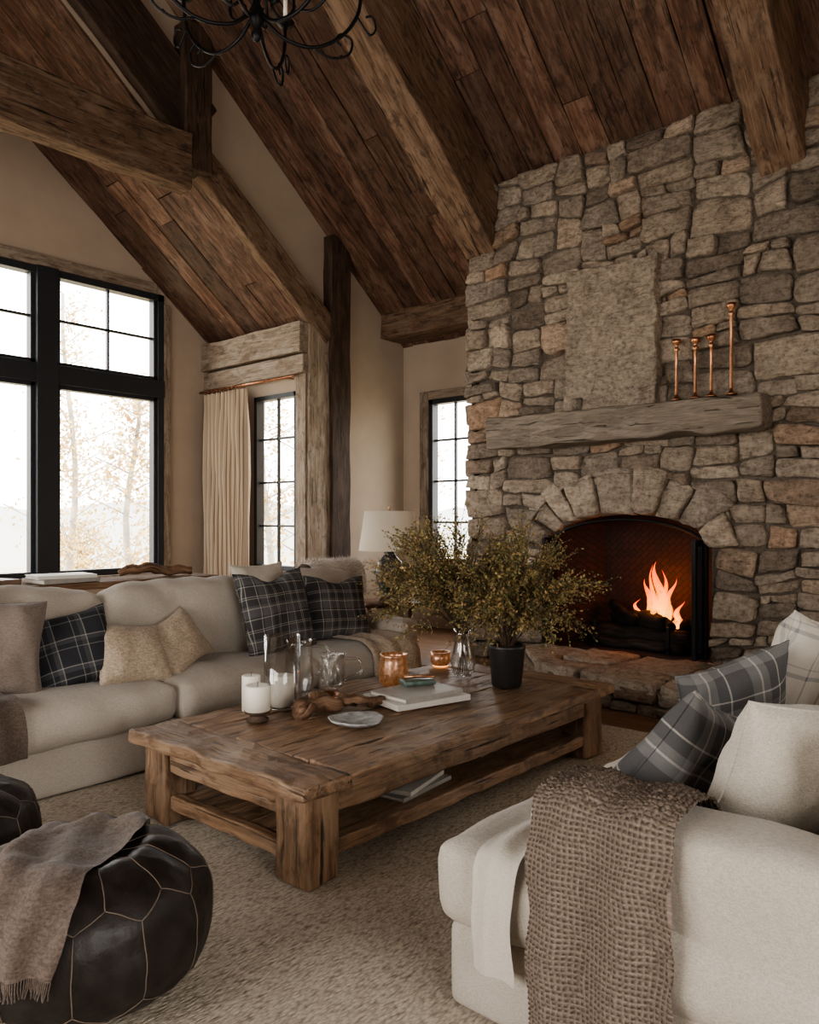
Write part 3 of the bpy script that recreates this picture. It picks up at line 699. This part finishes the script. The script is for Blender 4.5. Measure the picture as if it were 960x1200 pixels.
for x in (tx0+ins,tx1-ins-lg):
    for y in (ty0+ins,ty1-ins-lg): tb(x,x+lg,y,y+lg,rbz+.008,tz-ths,2,r=.016,nz=.013)
for y in (ty0+ins+.02,ty1-ins-.07): tb(tx0+ins+lg,tx1-ins-lg,y,y+.05,tz-ths-.115,tz-ths,0)
for x in (tx0+ins+.02,tx1-ins-.07): tb(x,x+.05,ty0+ins+lg,ty1-ins-lg,tz-ths-.115,tz-ths,1)
for y in (ty0+ins+.03,ty1-ins-.09): tb(tx0+ins+lg,tx1-ins-lg,y,y+.06,.105,.175,0)
for x in (tx0+ins+.03,tx1-ins-.09): tb(x,x+.06,ty0+ins+lg,ty1-ins-lg,.105,.175,1)
for i in range(5):
    w=(ty1-ty0-2*ins-.18)/5; tb(tx0+ins+.09,tx1-ins-.09,ty0+ins+.09+w*i+.002,ty0+ins+.09+w*(i+1)-.002,.13,.165,0,nz=.004)
mb.build('coffee_table')
T=tz+.006
def books(name,c,lst,z):
    mb=MB()
    for (w,d,h,cov,a) in lst:
        rm=rot(0,0,a); cc=Vector((c[0],c[1],z))
        rbox(mb,cc+Vector((0,0,h/2)),(w-.012,d-.012,h-.008),'paper',r=0,rm=rm)
        rbox(mb,cc+Vector((0,0,.003)),(w,d,.005),cov,r=.001,rm=rm); rbox(mb,cc+Vector((0,0,h-.003)),(w,d,.005),cov,r=.001,rm=rm)
        rbox(mb,cc+rm@Vector((0,-d/2,h/2)),(w,.005,h),cov,r=.001,rm=rm)
        z+=h+.0005
    mb.build(name); return z
bt=books('coffee_table_books',(3.40,2.92),[(.50,.36,.032,'bookC',-.25),(.44,.31,.026,'bookA',-.12)],T)
mb=MB(); rbox(mb,(3.5,3.0,bt+.018),(.2,.12,.034),'teal',r=.014,seg=(3,3,1),rm=rot(0,0,-.5),smooth=True); tube(mb,[(3.44,3.05,bt+.045),(3.5,3.0,bt+.05),(3.57,2.93,bt+.045)],.01,'copper',8); mb.build('teal_box')
def pillar(name,c,r,h,base=True):
    mb=MB(); z=0
    if base:
        lathe(mb,[(0,0),(r*.85,0),(r*.9,.012),(r*.6,.025),(r*.65,.035),(r*1.02,.045),(r*1.05,.055),(0,.055)],c,'darkbeam',20); z=.055
    lathe(mb,[(0,z),(r,z),(r,z+h-.006),(r*.93,z+h),(r*.6,z+h-.008),(0,z+h-.01)],c,'wax',24)
    tube(mb,[(c[0],c[1],c[2]+z+h-.01),(c[0]+.002,c[1],c[2]+z+h+.015)],.0015,'black',5); mb.build(name)
pillar('pillar_candle',(2.50,3.22,T),.064,.13)
pillar('pillar_candle',(2.62,3.43,T),.05,.19,False)
mb=MB(); hc=(2.76,3.34,T); open_lathe(mb,[(.07,.012),(.09,.015),(.098,.05),(.098,.40),(.094,.40),(.094,.05),(.07,.02)],hc,'glass',40); lathe(mb,[(0,0),(.075,0),(.08,.012),(0,.014)],hc,'glass',32); lathe(mb,[(0,.018),(.066,.018),(.066,.18),(.03,.175),(0,.175)],hc,'wax',24); mb.build('hurricane_candle_holder')
mb=MB(); tw=lambda a,z:1+.06*math.cos(8*a+z*60); tc_=(3.14,3.34,T)
lathe(mb,[(0,0),(.055,0),(.06,.01),(.03,.03),(.03,.045),(.055,.06)],tc_,'glass',40)
open_lathe(mb,[(.055,.06)]+[(.068,.06+.015*i) for i in range(1,13)]+[(.074,.25),(.066,.25)]+[(.060,.24-.015*i) for i in range(12)],tc_,'glass',56,tw)
tube(mb,cr([(3.19,3.30,T+.22),(3.25,3.24,T+.21),(3.26,3.23,T+.14),(3.19,3.30,T+.09)],6),.009,'glass',8); mb.build('glass_tankard')
mb=MB(); gp=(3.02,3.50,T); open_lathe(mb,[(.05,.005),(.075,.03),(.085,.10),(.08,.22),(.072,.30),(.078,.33),(.073,.33),(.067,.30),(.075,.22),(.08,.10),(.06,.02)],gp,'glass',40); lathe(mb,[(0,0),(.055,0),(.055,.008),(0,.01)],gp,'glass',24)
tube(mb,cr([(3.07,3.45,T+.29),(3.13,3.39,T+.28),(3.15,3.37,T+.2),(3.09,3.43,T+.12)],6),.009,'glass',8); mb.build('glass_pitcher')
mb=MB(); vv=lambda a,z:1+.012*math.cos(14*a)
open_lathe(mb,[(.06,0),(.088,.02),(.093,.08),(.085,.15),(.08,.18),(.086,.195),(.08,.195),(.075,.17),(.082,.08),(.075,.02)],(3.6,3.28,T),'amber',40,vv); lathe(mb,[(0,.001),(.06,.001),(.06,.02),(0,.02)],(3.6,3.28,T),'amber',20)
lathe(mb,[(0,.02),(.03,.02),(.03,.09),(0,.09)],(3.6,3.28,T),'glow',14); mb.build('copper_votive_holder')
mb=MB(); open_lathe(mb,[(.05,0),(.07,.03),(.072,.1),(.066,.1),(.06,.03)],(4.3,3.47,T),'amber',30); lathe(mb,[(0,.002),(.055,.002),(.055,.02),(0,.02)],(4.3,3.47,T),'glow',14); mb.build('amber_votive')
mb=MB(); lathe(mb,[(0,0),(.09,0),(.13,.018),(.142,.03),(.13,.03),(.09,.014),(0,.012)],(2.80,2.80,T),'ash',32,lambda a,z:1+.06*math.sin(3*a+1)+.03*math.sin(7*a)); mb.build('stone_dish')
mb=MB()
for (ps,r_) in (([(2.66,3.10,.035),(2.75,3.10,.05),(2.86,3.02,.055),(2.98,3.06,.045),(3.1,3.0,.03),(3.18,2.98,.02)],.046),([(2.8,3.08,.05),(2.85,3.16,.075),(2.96,3.18,.05),(3.04,3.22,.02)],.032),([(2.9,3.03,.05),(2.96,2.95,.075),(3.04,2.93,.03)],.026),([(2.72,3.08,.05),(2.68,3.0,.06),(2.6,3.0,.03)],.022)):
    pp=cr([(a,b_,T+c_) for a,b_,c_ in ps],6); tube(mb,[p+noise.noise_vector(p*18)*.018 for p in pp],[r_*(1-.6*i/len(pp))*(1+.6*noise.noise(p*22)) for i,p in enumerate(pp)],'drift',10)
mb.build('driftwood_piece')
mb=MB(); lathe(mb,[(0,0),(.05,0),(.085,.03),(.09,.055),(.082,.055),(.06,.015),(0,.012)],(2.98,3.24,T),'copper',26); mb.build('copper_bowl')
books('shelf_magazines',(2.95,2.62),[(.42,.3,.02,'bookA',.1),(.38,.27,.02,'bookC',.25)],.167)
books('shelf_books',(3.75,2.75),[(.4,.28,.03,'bookB',.1),(.34,.25,.03,'bookC',-.1)],.167)
# ------------------------------------------------------------------ plants
def bush(mb,src,cen,rx,rz,nb,seed):
    rs=random.Random(seed); src=Vector(src); cen=Vector(cen)
    LV={'leafA':([],[]),'leafB':([],[]),'leafC':([],[])}
    def leaf(p,d,s):
        k=rs.random(); V,F=LV['leafA' if k<.5 else ('leafB' if k<.82 else 'leafC')]
        d=d.normalized(); sd=d.cross(Vector((rs.uniform(-1,1),rs.uniform(-1,1),rs.uniform(-1,1)))).normalized()*s*.3
        o=len(V); up=d.cross(sd).normalized()*s*.12; V.extend([p,p+d*s*.5+sd+up,p+d*s,p+d*s*.5-sd+up]); F.append([o,o+1,o+2,o+3])
    for b in range(nb):
        a=rs.uniform(0,2*PI); el=rs.uniform(-.6,1)
        tgt=cen+Vector((math.cos(a)*rx*math.sqrt(max(0,1-el*el))*(.6+.6*rs.random()),math.sin(a)*rx*math.sqrt(max(0,1-el*el))*(.6+.6*rs.random()),el*rz*(.75+.45*rs.random())))
        mid=src.lerp(tgt,.5)+Vector((0,0,.16*(1-.5*abs(el)))); pts=cr([src+Vector((rs.uniform(-.03,.03),rs.uniform(-.03,.03),0)),mid,tgt],8)
        tube(mb,pts,[.0032*(1-.7*i/len(pts)) for i in range(len(pts))],'twig',4)
        for i in range(5,len(pts)):
            for q in range(2):
                p=pts[i]; d=(pts[i]-pts[i-1]).normalized()+Vector((rs.uniform(-1,1),rs.uniform(-1,1),rs.uniform(-.6,.9)))*.8; d.normalize(); L=rs.uniform(.06,.18)
                e=p+d*L; tube(mb,[p,p+d*L*.5+Vector((0,0,.008)),e],.0012,'twig',3)
                for w in range(7):
                    pp=p+d*L*(w+1)/7; leaf(pp,d*.6+Vector((rs.uniform(-1,1),rs.uniform(-1,1),rs.uniform(-1,1))),rs.uniform(.012,.027))
    for k,(V,F) in LV.items(): mb.add(V,F,k,None,None,False)
mb=MB(); pc=(4.05,2.74,T)
lathe(mb,[(0,0),(.085,0),(.092,.01),(.112,.22),(.118,.24),(.118,.26),(.106,.26),(.1,.22),(0,.22)],pc,'pot',32)
bush(mb,(4.05,2.74,T+.22),(4.08,2.66,1.03),.43,.37,68,3); mb.build('potted_foliage_plant')
mb=MB(); open_lathe(mb,[(.05,.01),(.07,.03),(.085,.1),(.06,.2),(.05,.27),(.065,.32),(.062,.32),(.046,.27),(.055,.2),(.08,.1),(.06,.03)],(4.1,3.12,T),'glass',32); lathe(mb,[(0,0),(.055,0),(.055,.012),(0,.012)],(4.1,3.12,T),'glass',24)
for i in range(12):
    a=U(0,6.28); tube(mb,[(4.1+.04*math.cos(a),3.12+.04*math.sin(a),T+.02),(4.1-.02*math.cos(a),3.12-.02*math.sin(a),T+.28)],.0025,'twig',4)
bush(mb,(4.1,3.12,T+.28),(4.08,3.25,1.06),.48,.42,78,9); mb.build('glass_vase_with_branches')

# ------------------------------------------------------------------ left sofa (faces -y)
def cush(mb,x0,x1,y0,y1,z0,z1,mat='linen',r=.06,b=.02,nz=.012,seg=None,rm=None):
    if seg is None: seg=tuple(max(2,int(abs(d)/.05)) for d in (x1-x0,y1-y0,z1-z0))
    bx(mb,x0,x1,y0,y1,z0,z1,mat,r=r,seg=seg,bulge=b,nz=nz,nf=5,smooth=True,rm=rm)
mb=MB(); sx0,sx1=.75,5.02
cush(mb,sx0,sx1,4.16,5.2,.032,.30,r=.03,b=0,nz=.006)
cush(mb,sx0,sx1,4.98,5.24,.1,.93,r=.07,b=.01)
cush(mb,sx0,sx0+.3,4.2,5.2,.05,.72,r=.08,b=.01); cush(mb,sx1-.26,sx1,4.25,5.2,.05,.68,r=.08,b=.01)
e=[sx0+.28,2.62,3.75,sx1-.25]
for i in range(3): cush(mb,e[i]+.006,e[i+1]-.006,4.1,5.0,.295,.53,r=.065,b=.035,nz=.018)
e=[sx0+.28,2.5,3.7,sx1-.25]
for i in range(3): cush(mb,e[i]+.01,e[i+1]-.01,4.72,5.02,.5,1.05,r=.1,b=.05,nz=.03,rm=rot(-.12,0,0))
mb.build('linen_sofa')
pillow('plaid_pillow',(2.14,4.50,.74),.48,.46,.17,'plaidN',yaw=-.35,lean=-.4,roll=-.22)
pillow('cream_pillow',(2.47,4.42,.69),.50,.40,.18,'cream',yaw=.15,lean=-.6,roll=.15)
pillow('cream_pillow',(2.86,4.52,.70),.50,.38,.16,'cream',yaw=.3,lean=-.6,roll=-.3)
pillow('plaid_pillow',(3.68,4.52,.83),.66,.62,.2,'plaidD',yaw=.05,lean=-.28,roll=-.04,dent=.06)
pillow('plaid_pillow',(4.36,4.58,.80),.60,.52,.18,'plaidD',yaw=-.1,lean=-.3,roll=.05,dent=.04)
pillow('cream_pillow',(3.78,4.84,.96),.5,.42,.14,'linen2',yaw=0,lean=-.2)
pillow('taupe_pillow',(1.70,4.52,.80),.55,.55,.22,'greyfab',yaw=-.2,lean=-.3,roll=.1,wr=.03)
mb=MB(); drape(mb,[(4.5,5.0,.74),(4.5,4.75,.6),(4.5,4.5,.585),(4.5,4.2,.58),(4.5,4.07,.5),(4.5,4.04,.3),(4.5,4.03,.18)],(1,0,0),.55,50,36,'cream',fold=.012,ff=30,seed=2); mb.build('cream_throw_blanket')
mb=MB(); drape(mb,[(1.45,5.0,1.12),(1.45,4.66,1.12),(1.45,4.55,.8),(1.45,4.4,.6),(1.45,4.15,.59),(1.45,4.04,.45),(1.45,4.03,.3)],(1,0,0),.5,50,30,'brownfab',fold=.012,ff=26,seed=5); mb.build('brown_sofa_throw')
mb=MB(); bx(mb,1.2,3.75,5.34,5.8,1.01,1.06,'drift',r=.006,grain=0,seg=(8,1,1),nz=.004)
for x in (1.25,3.62):
    for y in (5.38,5.7): bx(mb,x,x+.08,y,y+.08,0,1.01,'drift',r=.006,grain=2)
bx(mb,1.33,3.62,5.42,5.74,.25,.29,'drift',r=.006,grain=0); mb.build('console_table')
books('console_books',(2.55,5.52),[(.42,.3,.03,'bookA',.1),(.4,.28,.025,'bookC',-.1)],1.064)
books('console_books',(2.05,5.55),[(.36,.26,.04,'bookB',.2)],1.064)
mb=MB(); pp=cr([(3.0,5.55,1.10),(3.2,5.5,1.14),(3.4,5.55,1.11),(3.6,5.5,1.10)],6); tube(mb,[p+noise.noise_vector(p*12)*.02 for p in pp],[.035*(1+.4*noise.noise(p*15)) for p in pp],'drift',9); mb.build('driftwood_branch')
# side table & lamp
mb=MB(); lx,ly=5.42,4.99
lathe(mb,[(0,.70),(.30,.70),(.315,.71),(.315,.735),(.3,.745),(0,.745)],(lx,ly,0),'sidew',36)
for k in range(4):
    a=PI/4+k*PI/2; tube(mb,cr([(lx+.2*math.cos(a),ly+.2*math.sin(a),.70),(lx+.17*math.cos(a),ly+.17*math.sin(a),.4),(lx+.22*math.cos(a),ly+.22*math.sin(a),.03)],6),.022,'sidew',8)
lathe(mb,[(0,.25),(.17,.25),(.17,.275),(0,.275)],(lx,ly,0),'sidew',28); mb.build('round_side_table')
mb=MB(); bz_=.748
lathe(mb,[(0,0),(.075,0),(.08,.02),(.055,.04),(.09,.1),(.128,.2),(.135,.29),(.11,.37),(.06,.42),(.05,.44),(.055,.45),(.02,.46),(.012,.5),(.012,.62),(0,.62)],(lx,ly,bz_),'lampb',36)
open_lathe(mb,[(.29,.47),(.235,.84),(.23,.84),(.285,.47)],(lx,ly,bz_),'shade',40)
tube(mb,[(lx-.232,ly,bz_+.83),(lx+.232,ly,bz_+.83)],.003,'copper',5); tube(mb,[(lx,ly-.232,bz_+.83),(lx,ly+.232,bz_+.83)],.003,'copper',5)
lathe(mb,[(0,.62),(.006,.62),(.006,.86),(.014,.875),(0,.89)],(lx,ly,bz_),'copper',12); mb.build('table_lamp')
mb=MB()
for i in range(3): rbox(mb,(5.24,4.83,bz_+.012+.02*i),(.16,.12,.018),'bookB',r=.002,rm=rot(0,0,.3*i))
mb.build('side_table_books')
# armchair with sheepskin behind
mb=MB(); ax,ay=5.75,6.5
cush(mb,ax-.42,ax+.42,ay-.4,ay+.42,.12,.5,'greyfab',r=.06); cush(mb,ax-.42,ax+.42,ay-.45,ay-.2,.12,.98,'greyfab',r=.08)
cush(mb,ax-.5,ax-.34,ay-.4,ay+.4,.12,.68,'greyfab',r=.06); cush(mb,ax+.34,ax+.5,ay-.4,ay+.4,.12,.68,'greyfab',r=.06)
for sx in (-.38,.38):
    for sy in (-.36,.36): tube(mb,[(ax+sx,ay+sy,.13),(ax+sx,ay+sy,0)],[.025,.018],'sidew',8)
mb.build('armchair')
mb=MB(); rs=random.Random(4); fp_=[(ax,ay+.25,.56),(ax,ay-.05,.58),(ax,ay-.16,.75),(ax,ay-.2,1.0),(ax,ay-.33,1.07),(ax,ay-.48,1.0),(ax,ay-.52,.7)]
pts,L=resample(cr(fp_,8),60); drape(mb,fp_,(1,0,0),.72,40,30,'fur',fold=.02,ff=10,seed=3)
V=[];F=[]
for i in range(4200):
    k=rs.randint(1,59); p=pts[k]+Vector((rs.uniform(-.38,.38),0,0)); t=(pts[k+1]-pts[k-1]).normalized(); n_=t.cross(Vector((1,0,0)))
    d=(n_*rs.uniform(.4,1)+Vector((rs.uniform(-1,1),rs.uniform(-1,1),rs.uniform(-1,.4)))*.7).normalized()*rs.uniform(.03,.07)
    s=Vector((rs.uniform(-1,1),rs.uniform(-1,1),rs.uniform(-1,1))).normalized()*.006; o=len(V); V+=[p-s,p+s,p+d]; F.append([o,o+1,o+2])
mb.add(V,F,'fur',None,.5,True); mb.build('sheepskin_throw')
# curtain + rod
mb=MB(); vs=[];fs=[];lc=[]; n=200; y0,y1=8.46,9.42
for k,z in enumerate([.03,.4,.9,1.5,2.1,2.7,3.1,3.26]):
    for i in range(n+1):
        f=i/n; y=y0+(y1-y0)*f; am=.055*(1 if z<3 else .7); xx=X1-.2+am*math.sin(f*2*PI*10+.4*math.sin(z*1.3))+.012*math.sin(f*50+z*3); vs.append((xx,y+.01*math.sin(z*2+f*8),z)); lc.append((f*1.9,z,0))
for k in range(7):
    for i in range(n): fs.append([k*(n+1)+i,k*(n+1)+i+1,(k+1)*(n+1)+i+1,(k+1)*(n+1)+i])
mb.add(vs,fs,'curtain',lc,.5,True); mb.build('striped_curtain')
mb=MB(); tube(mb,[(X1-.2,7.5,3.31),(X1-.2,9.55,3.31)],.016,'copper',10)
for y in (7.7,9.45): tube(mb,[(X1-.2,y,3.31),(X1-.05,y,3.31)],.008,'copper',6)
for i in range(10):
    y=8.5+.09*i; tube(mb,[(X1-.2+.026*math.cos(a*PI/6),y,3.30+.026*math.sin(a*PI/6)) for a in range(13)],.004,'copper',5)
mb.build('curtain_rod')
# ------------------------------------------------------------------ right sofa (faces +y)
mb=MB(); qx0,qx1=1.86,3.9
cush(mb,qx0+.01,qx1,.0,1.48,.032,.29,r=.03,b=0,nz=.006)
cush(mb,qx0-.01,2.9,.35,1.53,.285,.515,r=.06,b=.025,nz=.018); cush(mb,2.91,qx1-.02,.35,1.53,.285,.515,r=.06,b=.022,nz=.018)
cush(mb,qx0,qx0+.26,-.05,1.2,.03,.735,r=.05,b=.008,nz=.012)
cush(mb,qx0,qx1,-.1,.25,.03,.9,r=.08,b=.01)
cush(mb,2.13,2.98,.22,.5,.5,.98,r=.1,b=.05,nz=.03,rm=rot(.1,0,0)); cush(mb,3.0,qx1-.05,.22,.5,.5,.98,r=.1,b=.05,nz=.03,rm=rot(.1,0,0))
mb.build('linen_sofa')
pillow('plaid_pillow',(2.50,1.02,.705),.52,.48,.2,'plaidG',yaw=-.2,lean=.5,roll=.42)
pillow('plaid_pillow',(3.02,1.02,.79),.48,.44,.17,'plaidG',yaw=-.55,lean=.3,roll=-.25)
pillow('linen_pillow',(2.42,.64,.755),.52,.50,.25,'linen2',yaw=-.6,lean=.35,roll=.14,wr=.028)
pillow('plaid_pillow',(3.45,.90,.87),.55,.5,.18,'plaidL',yaw=-.2,lean=.3,roll=.2)
mb=MB(); drape(mb,[(2.20,.97,.62),(2.17,.97,.72),(2.10,.97,.768),(1.97,.97,.785),(1.86,.97,.772),(1.81,.97,.70),(1.785,.97,.45),(1.775,.97,.05)],(0,1,0),.40,620,250,'knit',waffle=.0065,cell=CELL,fold=.016,ff=30,foldfn=lambda t:.3+.8*t,seed=1,skew=-.03); mb.build('knit_throw_blanket')
mb=MB(); drape(mb,[(2.3,1.27,.56),(2.05,1.27,.575),(1.9,1.27,.57),(1.82,1.27,.53),(1.80,1.27,.4),(1.80,1.27,.22)],(0,1,0),.14,60,30,'gauze',fold=.007,ff=60,seed=4); mb.build('gauze_throw')
# ------------------------------------------------------------------ poufs
def pouf(name,c,r,h,throw=False,N=12,ph=.2):
    c=Vector(c); mb=MB()
    def S(th,s,off=0):
        a=s*PI; e=.72
        rr=r*(abs(math.sin(a))**e); z=h/2+h/2*math.copysign(abs(math.cos(a))**.75,math.cos(a))
        sc=1+.022*abs(math.sin(N*.5*(th-ph)))*math.sin(a)
        z-=.03*max(0,1-(s/.12)**2) if s<.12 else 0
        z+=.010*abs(math.sin(N*.5*(th-ph)))*max(0,math.cos(a))*min(1,s*6)
        rr*=sc; n_=Vector((math.sin(a)*math.cos(th),math.sin(a)*math.sin(th),math.cos(a)))
        p=c+Vector((rr*math.cos(th),rr*math.sin(th),z))
        return p+noise.noise_vector(p*9)*.008+noise.noise_vector(p*25)*.003+n_*off
    ns,nt_=64,168; vs=[];fs=[]
    for i in range(ns+1):
        for k in range(nt_):
            vs.append(S(2*PI*k/nt_,min(.999,max(.001,i/ns))))
    for i in range(ns):
        for k in range(nt_): k2=(k+1)%nt_; fs.append([i*nt_+k,(i+1)*nt_+k,(i+1)*nt_+k2,i*nt_+k2])
    mb.add(vs,fs,'leather',None,.5,True)
    def line(a,b,n=14):
        tube(mb,[S(a[0]+(b[0]-a[0])*i/n,a[1]+(b[1]-a[1])*i/n,.001) for i in range(n+1)],.0019,'stitch',5)
    d=2*PI/N
    for k in range(N):
        th=ph+k*d; line((th,.05),(th,.30)); line((th,.30),(th+d/2,.38),6); line((th,.30),(th-d/2,.38),6); line((th+d/2,.38),(th+d/2,.62),14); line((th+d/2,.62),(th,.70),6); line((th+d/2,.62),(th+d,.70),6)
        line((th,.05),(th+d,.05),3)
    o=mb.build(name)
    if throw:
        mt=MB(); vs=[];fs=[];lc=[]; n1,n2=80,70
        for i in range(n1+1):
            for j in range(n2+1):
                u=-.34+.82*i/n1; v=-.07+.47*j/n2
                v+=.03*noise.noise(Vector((u*4,0,0)))
                x=u*throw[0]+v*throw[2]; y=u*throw[1]+v*throw[3]
                d_=math.hypot(x,y); th=math.atan2(y,x); s=min(.9,d_/(2.45*r)*.9+.0)
                q=.020+.012*math.sin(v*55+3*noise.noise(Vector((u*3,v*2,0))))+.016*noise.noise(Vector((u*7,v*7,4)))
                vs.append(S(th,max(s,.004),max(q,.010))); lc.append((u,v,0))
        for i in range(n1):
            for j in range(n2): fs.append([i*(n2+1)+j,(i+1)*(n2+1)+j,(i+1)*(n2+1)+j+1,i*(n2+1)+j+1])
        mt.add(vs,fs,'brownfab',lc,.5,True)
        for j in range(0,n2+1):
            p=Vector(vs[n1*(n2+1)+j]); q=Vector(vs[(n1-3)*(n2+1)+j]); d_=(p-q).normalized(); d_.z-=.8; d_.normalize()
            tube(mt,[p,p+d_*.025,p+d_*.05+Vector((U(-.008,.008),U(-.008,.008),0))],.0022,'brownfab',4)
        mt.build('brown_throw_blanket')
    return o
pouf('leather_pouf',(1.18,2.36,.034),.365,.46,throw=(-.753,-.658,-.658,.753))
pouf('leather_pouf',(1.13,3.42,.034),.33,.42)
# ------------------------------------------------------------------ chandelier
mb=MB(); cx_,cy_,cz_=2.50,3.23,4.07
tube(mb,[(cx_,cy_,cz_-.05),(cx_,cy_,mr(cx_))],.012,'black',8)
lathe(mb,[(0,-.12),(.015,-.11),(.028,-.08),(.015,-.05),(.035,-.02),(.04,.03),(.02,.08),(.035,.3),(.02,.6),(0,.62)],(cx_,cy_,cz_),'black',16)
for k in range(6):
    a=k*PI/3+.62; ca,sa=math.cos(a),math.sin(a)
    P=lambda r_,z: (cx_+ca*r_,cy_+sa*r_,cz_+z)
    tube(mb,cr([P(.03,.02),P(.14,-.06),P(.30,-.07),P(.45,.02),P(.55,.16),P(.58,.32)],7),.010,'black',7)
    tube(mb,cr([P(.30,-.07),P(.40,-.10),P(.50,-.06),P(.52,.02),P(.46,.04),P(.43,.0),P(.46,-.02)],6),.007,'black',6)
    tube(mb,cr([P(.04,.5),P(.14,.3),P(.2,.12),P(.13,.04),P(.08,.09),P(.12,.13)],6),.008,'black',6)
    tube(mb,cr([P(.55,.16),P(.62,.08),P(.66,.12),P(.64,.18),P(.6,.17)],6),.006,'black',6)
    lathe(mb,[(0,0),(.02,0),(.05,.02),(.055,.03),(.02,.03),(.018,.06),(0,.06)],P(.58,.32),'black',14)
    lathe(mb,[(0,.06),(.012,.06),(.012,.18),(0,.185)],P(.58,.32),'wax',10)
    for (r_,z_) in ((.46,-.08),(.62,.08),(.2,.12)): lathe(mb,[(0,-.012),(.012,0),(0,.012)],P(r_,z_),'black',8)
mb.build('iron_chandelier')
# ------------------------------------------------------------------ outside
mb=MB(); mb.add([(-60,9.9,-.6),(90,9.9,-.6),(90,90,-3),(-60,90,-3)],[[0,1,2,3]],'snow'); mb.add([(8.8,-60,-.6),(90,-60,-.6),(90,9.9,-.6),(8.8,9.9,-.6)],[[0,1,2,3]],'snow')
mb.build('ground_outside')
mb=MB(); vs=[];fs=[]
for i in range(61):
    x=-60+3*i; hgt=2.2+2.2*noise.noise(Vector((x*.05,1,0)))+.8*noise.noise(Vector((x*.2,4,0)))
    vs+=[(x,62,-4),(x,72,hgt+1.2),(x,84,-4)]
for i in range(60):
    for j in range(2): fs.append([3*i+j,3*i+3+j,3*i+4+j,3*i+1+j])
mb.add(vs,fs,'hill'); mb.build('distant_hills')
rs=random.Random(11)
for i in range(16):
    mb=MB(); x=rs.uniform(1,14); y=rs.uniform(14,24); z0=-1; H=rs.uniform(5,8)
    if i<3: x,y=(10+i*3,10.8+i*1.5)
    if i>9: H=rs.uniform(2.4,3.6)
    tube(mb,[(x+.15*math.sin(t*.8+i),y,z0+t*H/8) for t in range(9)],[.09*(1-.08*t) for t in range(9)],'bark',8)
    V=[];F=[]
    for b in range(34):
        h=rs.uniform(.15,1)*H; a=rs.uniform(0,6.28); L=rs.uniform(.5,1.4)*(1.3-h/H); p0=Vector((x,y,z0+h)); p1=p0+Vector((math.cos(a)*L,math.sin(a)*L,L*.5)); tube(mb,[p0,p1],.012,'bark',4)
        for l in range(46):
            p=p0.lerp(p1,rs.random())+Vector((rs.gauss(0,.22),rs.gauss(0,.22),rs.gauss(0,.22))); s=rs.uniform(.03,.06); e1_=Vector((rs.uniform(-1,1),rs.uniform(-1,1),rs.uniform(-1,1))).normalized()*s; e2_=e1_.orthogonal().normalized()*s
            o=len(V); V+=[p-e1_,p-e2_,p+e1_,p+e2_]; F.append([o,o+1,o+2,o+3])
    mb.add(V,F,'yleaf',None,None,False); mb.build('birch_tree')

# ------------------------------------------------------------------ light
w=bpy.data.worlds.new('sky'); bpy.context.scene.world=w; w.use_nodes=True; nt=w.node_tree
bg=nt.nodes['Background']; tc=nd(nt,'ShaderNodeTexCoord'); s=nd(nt,'ShaderNodeSeparateXYZ'); lk(nt,tc.outputs['Generated'],s.inputs[0])
lk(nt,ramp(nt,s.outputs[2],[(0,(1,.955,.89)),(.4,(.97,.955,.94))]),bg.inputs[0]); bg.inputs[1].default_value=7.8
def portal(loc,rx,ry,rz,sx,sy):
    l=bpy.data.lights.new('opening_portal','AREA'); l.shape='RECTANGLE'; l.size=sx; l.size_y=sy; l.cycles.is_portal=True
    o=bpy.data.objects.new('opening_portal',l); o.location=loc; o.rotation_euler=(rx,ry,rz); bpy.context.scene.collection.objects.link(o)
h=PI/2
portal((3.465,Y1+.2,2.685),-h,0,0,4.73,3.77)
portal((X1+.2,8.1,2.0),h,0,h,.88,2.31)
portal((X2+.2,6.4,2.05),h,0,h,1.3,2.3)
portal((-3.2,2.2,1.9),h,0,-h,2.8,2.4)  # this and the next two serve the added rear openings
portal((-3.2,5.6,1.9),h,0,-h,2.8,2.4)
portal((.1,-3.2,2.05),h,0,0,3.0,2.3)
def point(name,loc,col,p,r):
    l=bpy.data.lights.new(name,'POINT'); l.color=col; l.energy=p; l.shadow_soft_size=r; o=bpy.data.objects.new(name,l); o.location=loc; bpy.context.scene.collection.objects.link(o)
point('fire_light',(7.42,3.25,.85),(1,.34,.10),10,.12)
# camera
cam=bpy.data.cameras.new('camera'); co=bpy.data.objects.new('camera',cam); bpy.context.scene.collection.objects.link(co)
cam.sensor_fit='AUTO'; cam.sensor_width=36; cam.lens=916/1200*36; cam.shift_y=10/1200; cam.clip_end=200
co.location=(0,0,1.5); co.rotation_euler=(h,0,math.radians(41.17-90)); bpy.context.scene.camera=co
sc=bpy.context.scene
sc.view_settings.view_transform='AgX'; sc.view_settings.look='AgX - Medium High Contrast'; sc.view_settings.exposure=0.28
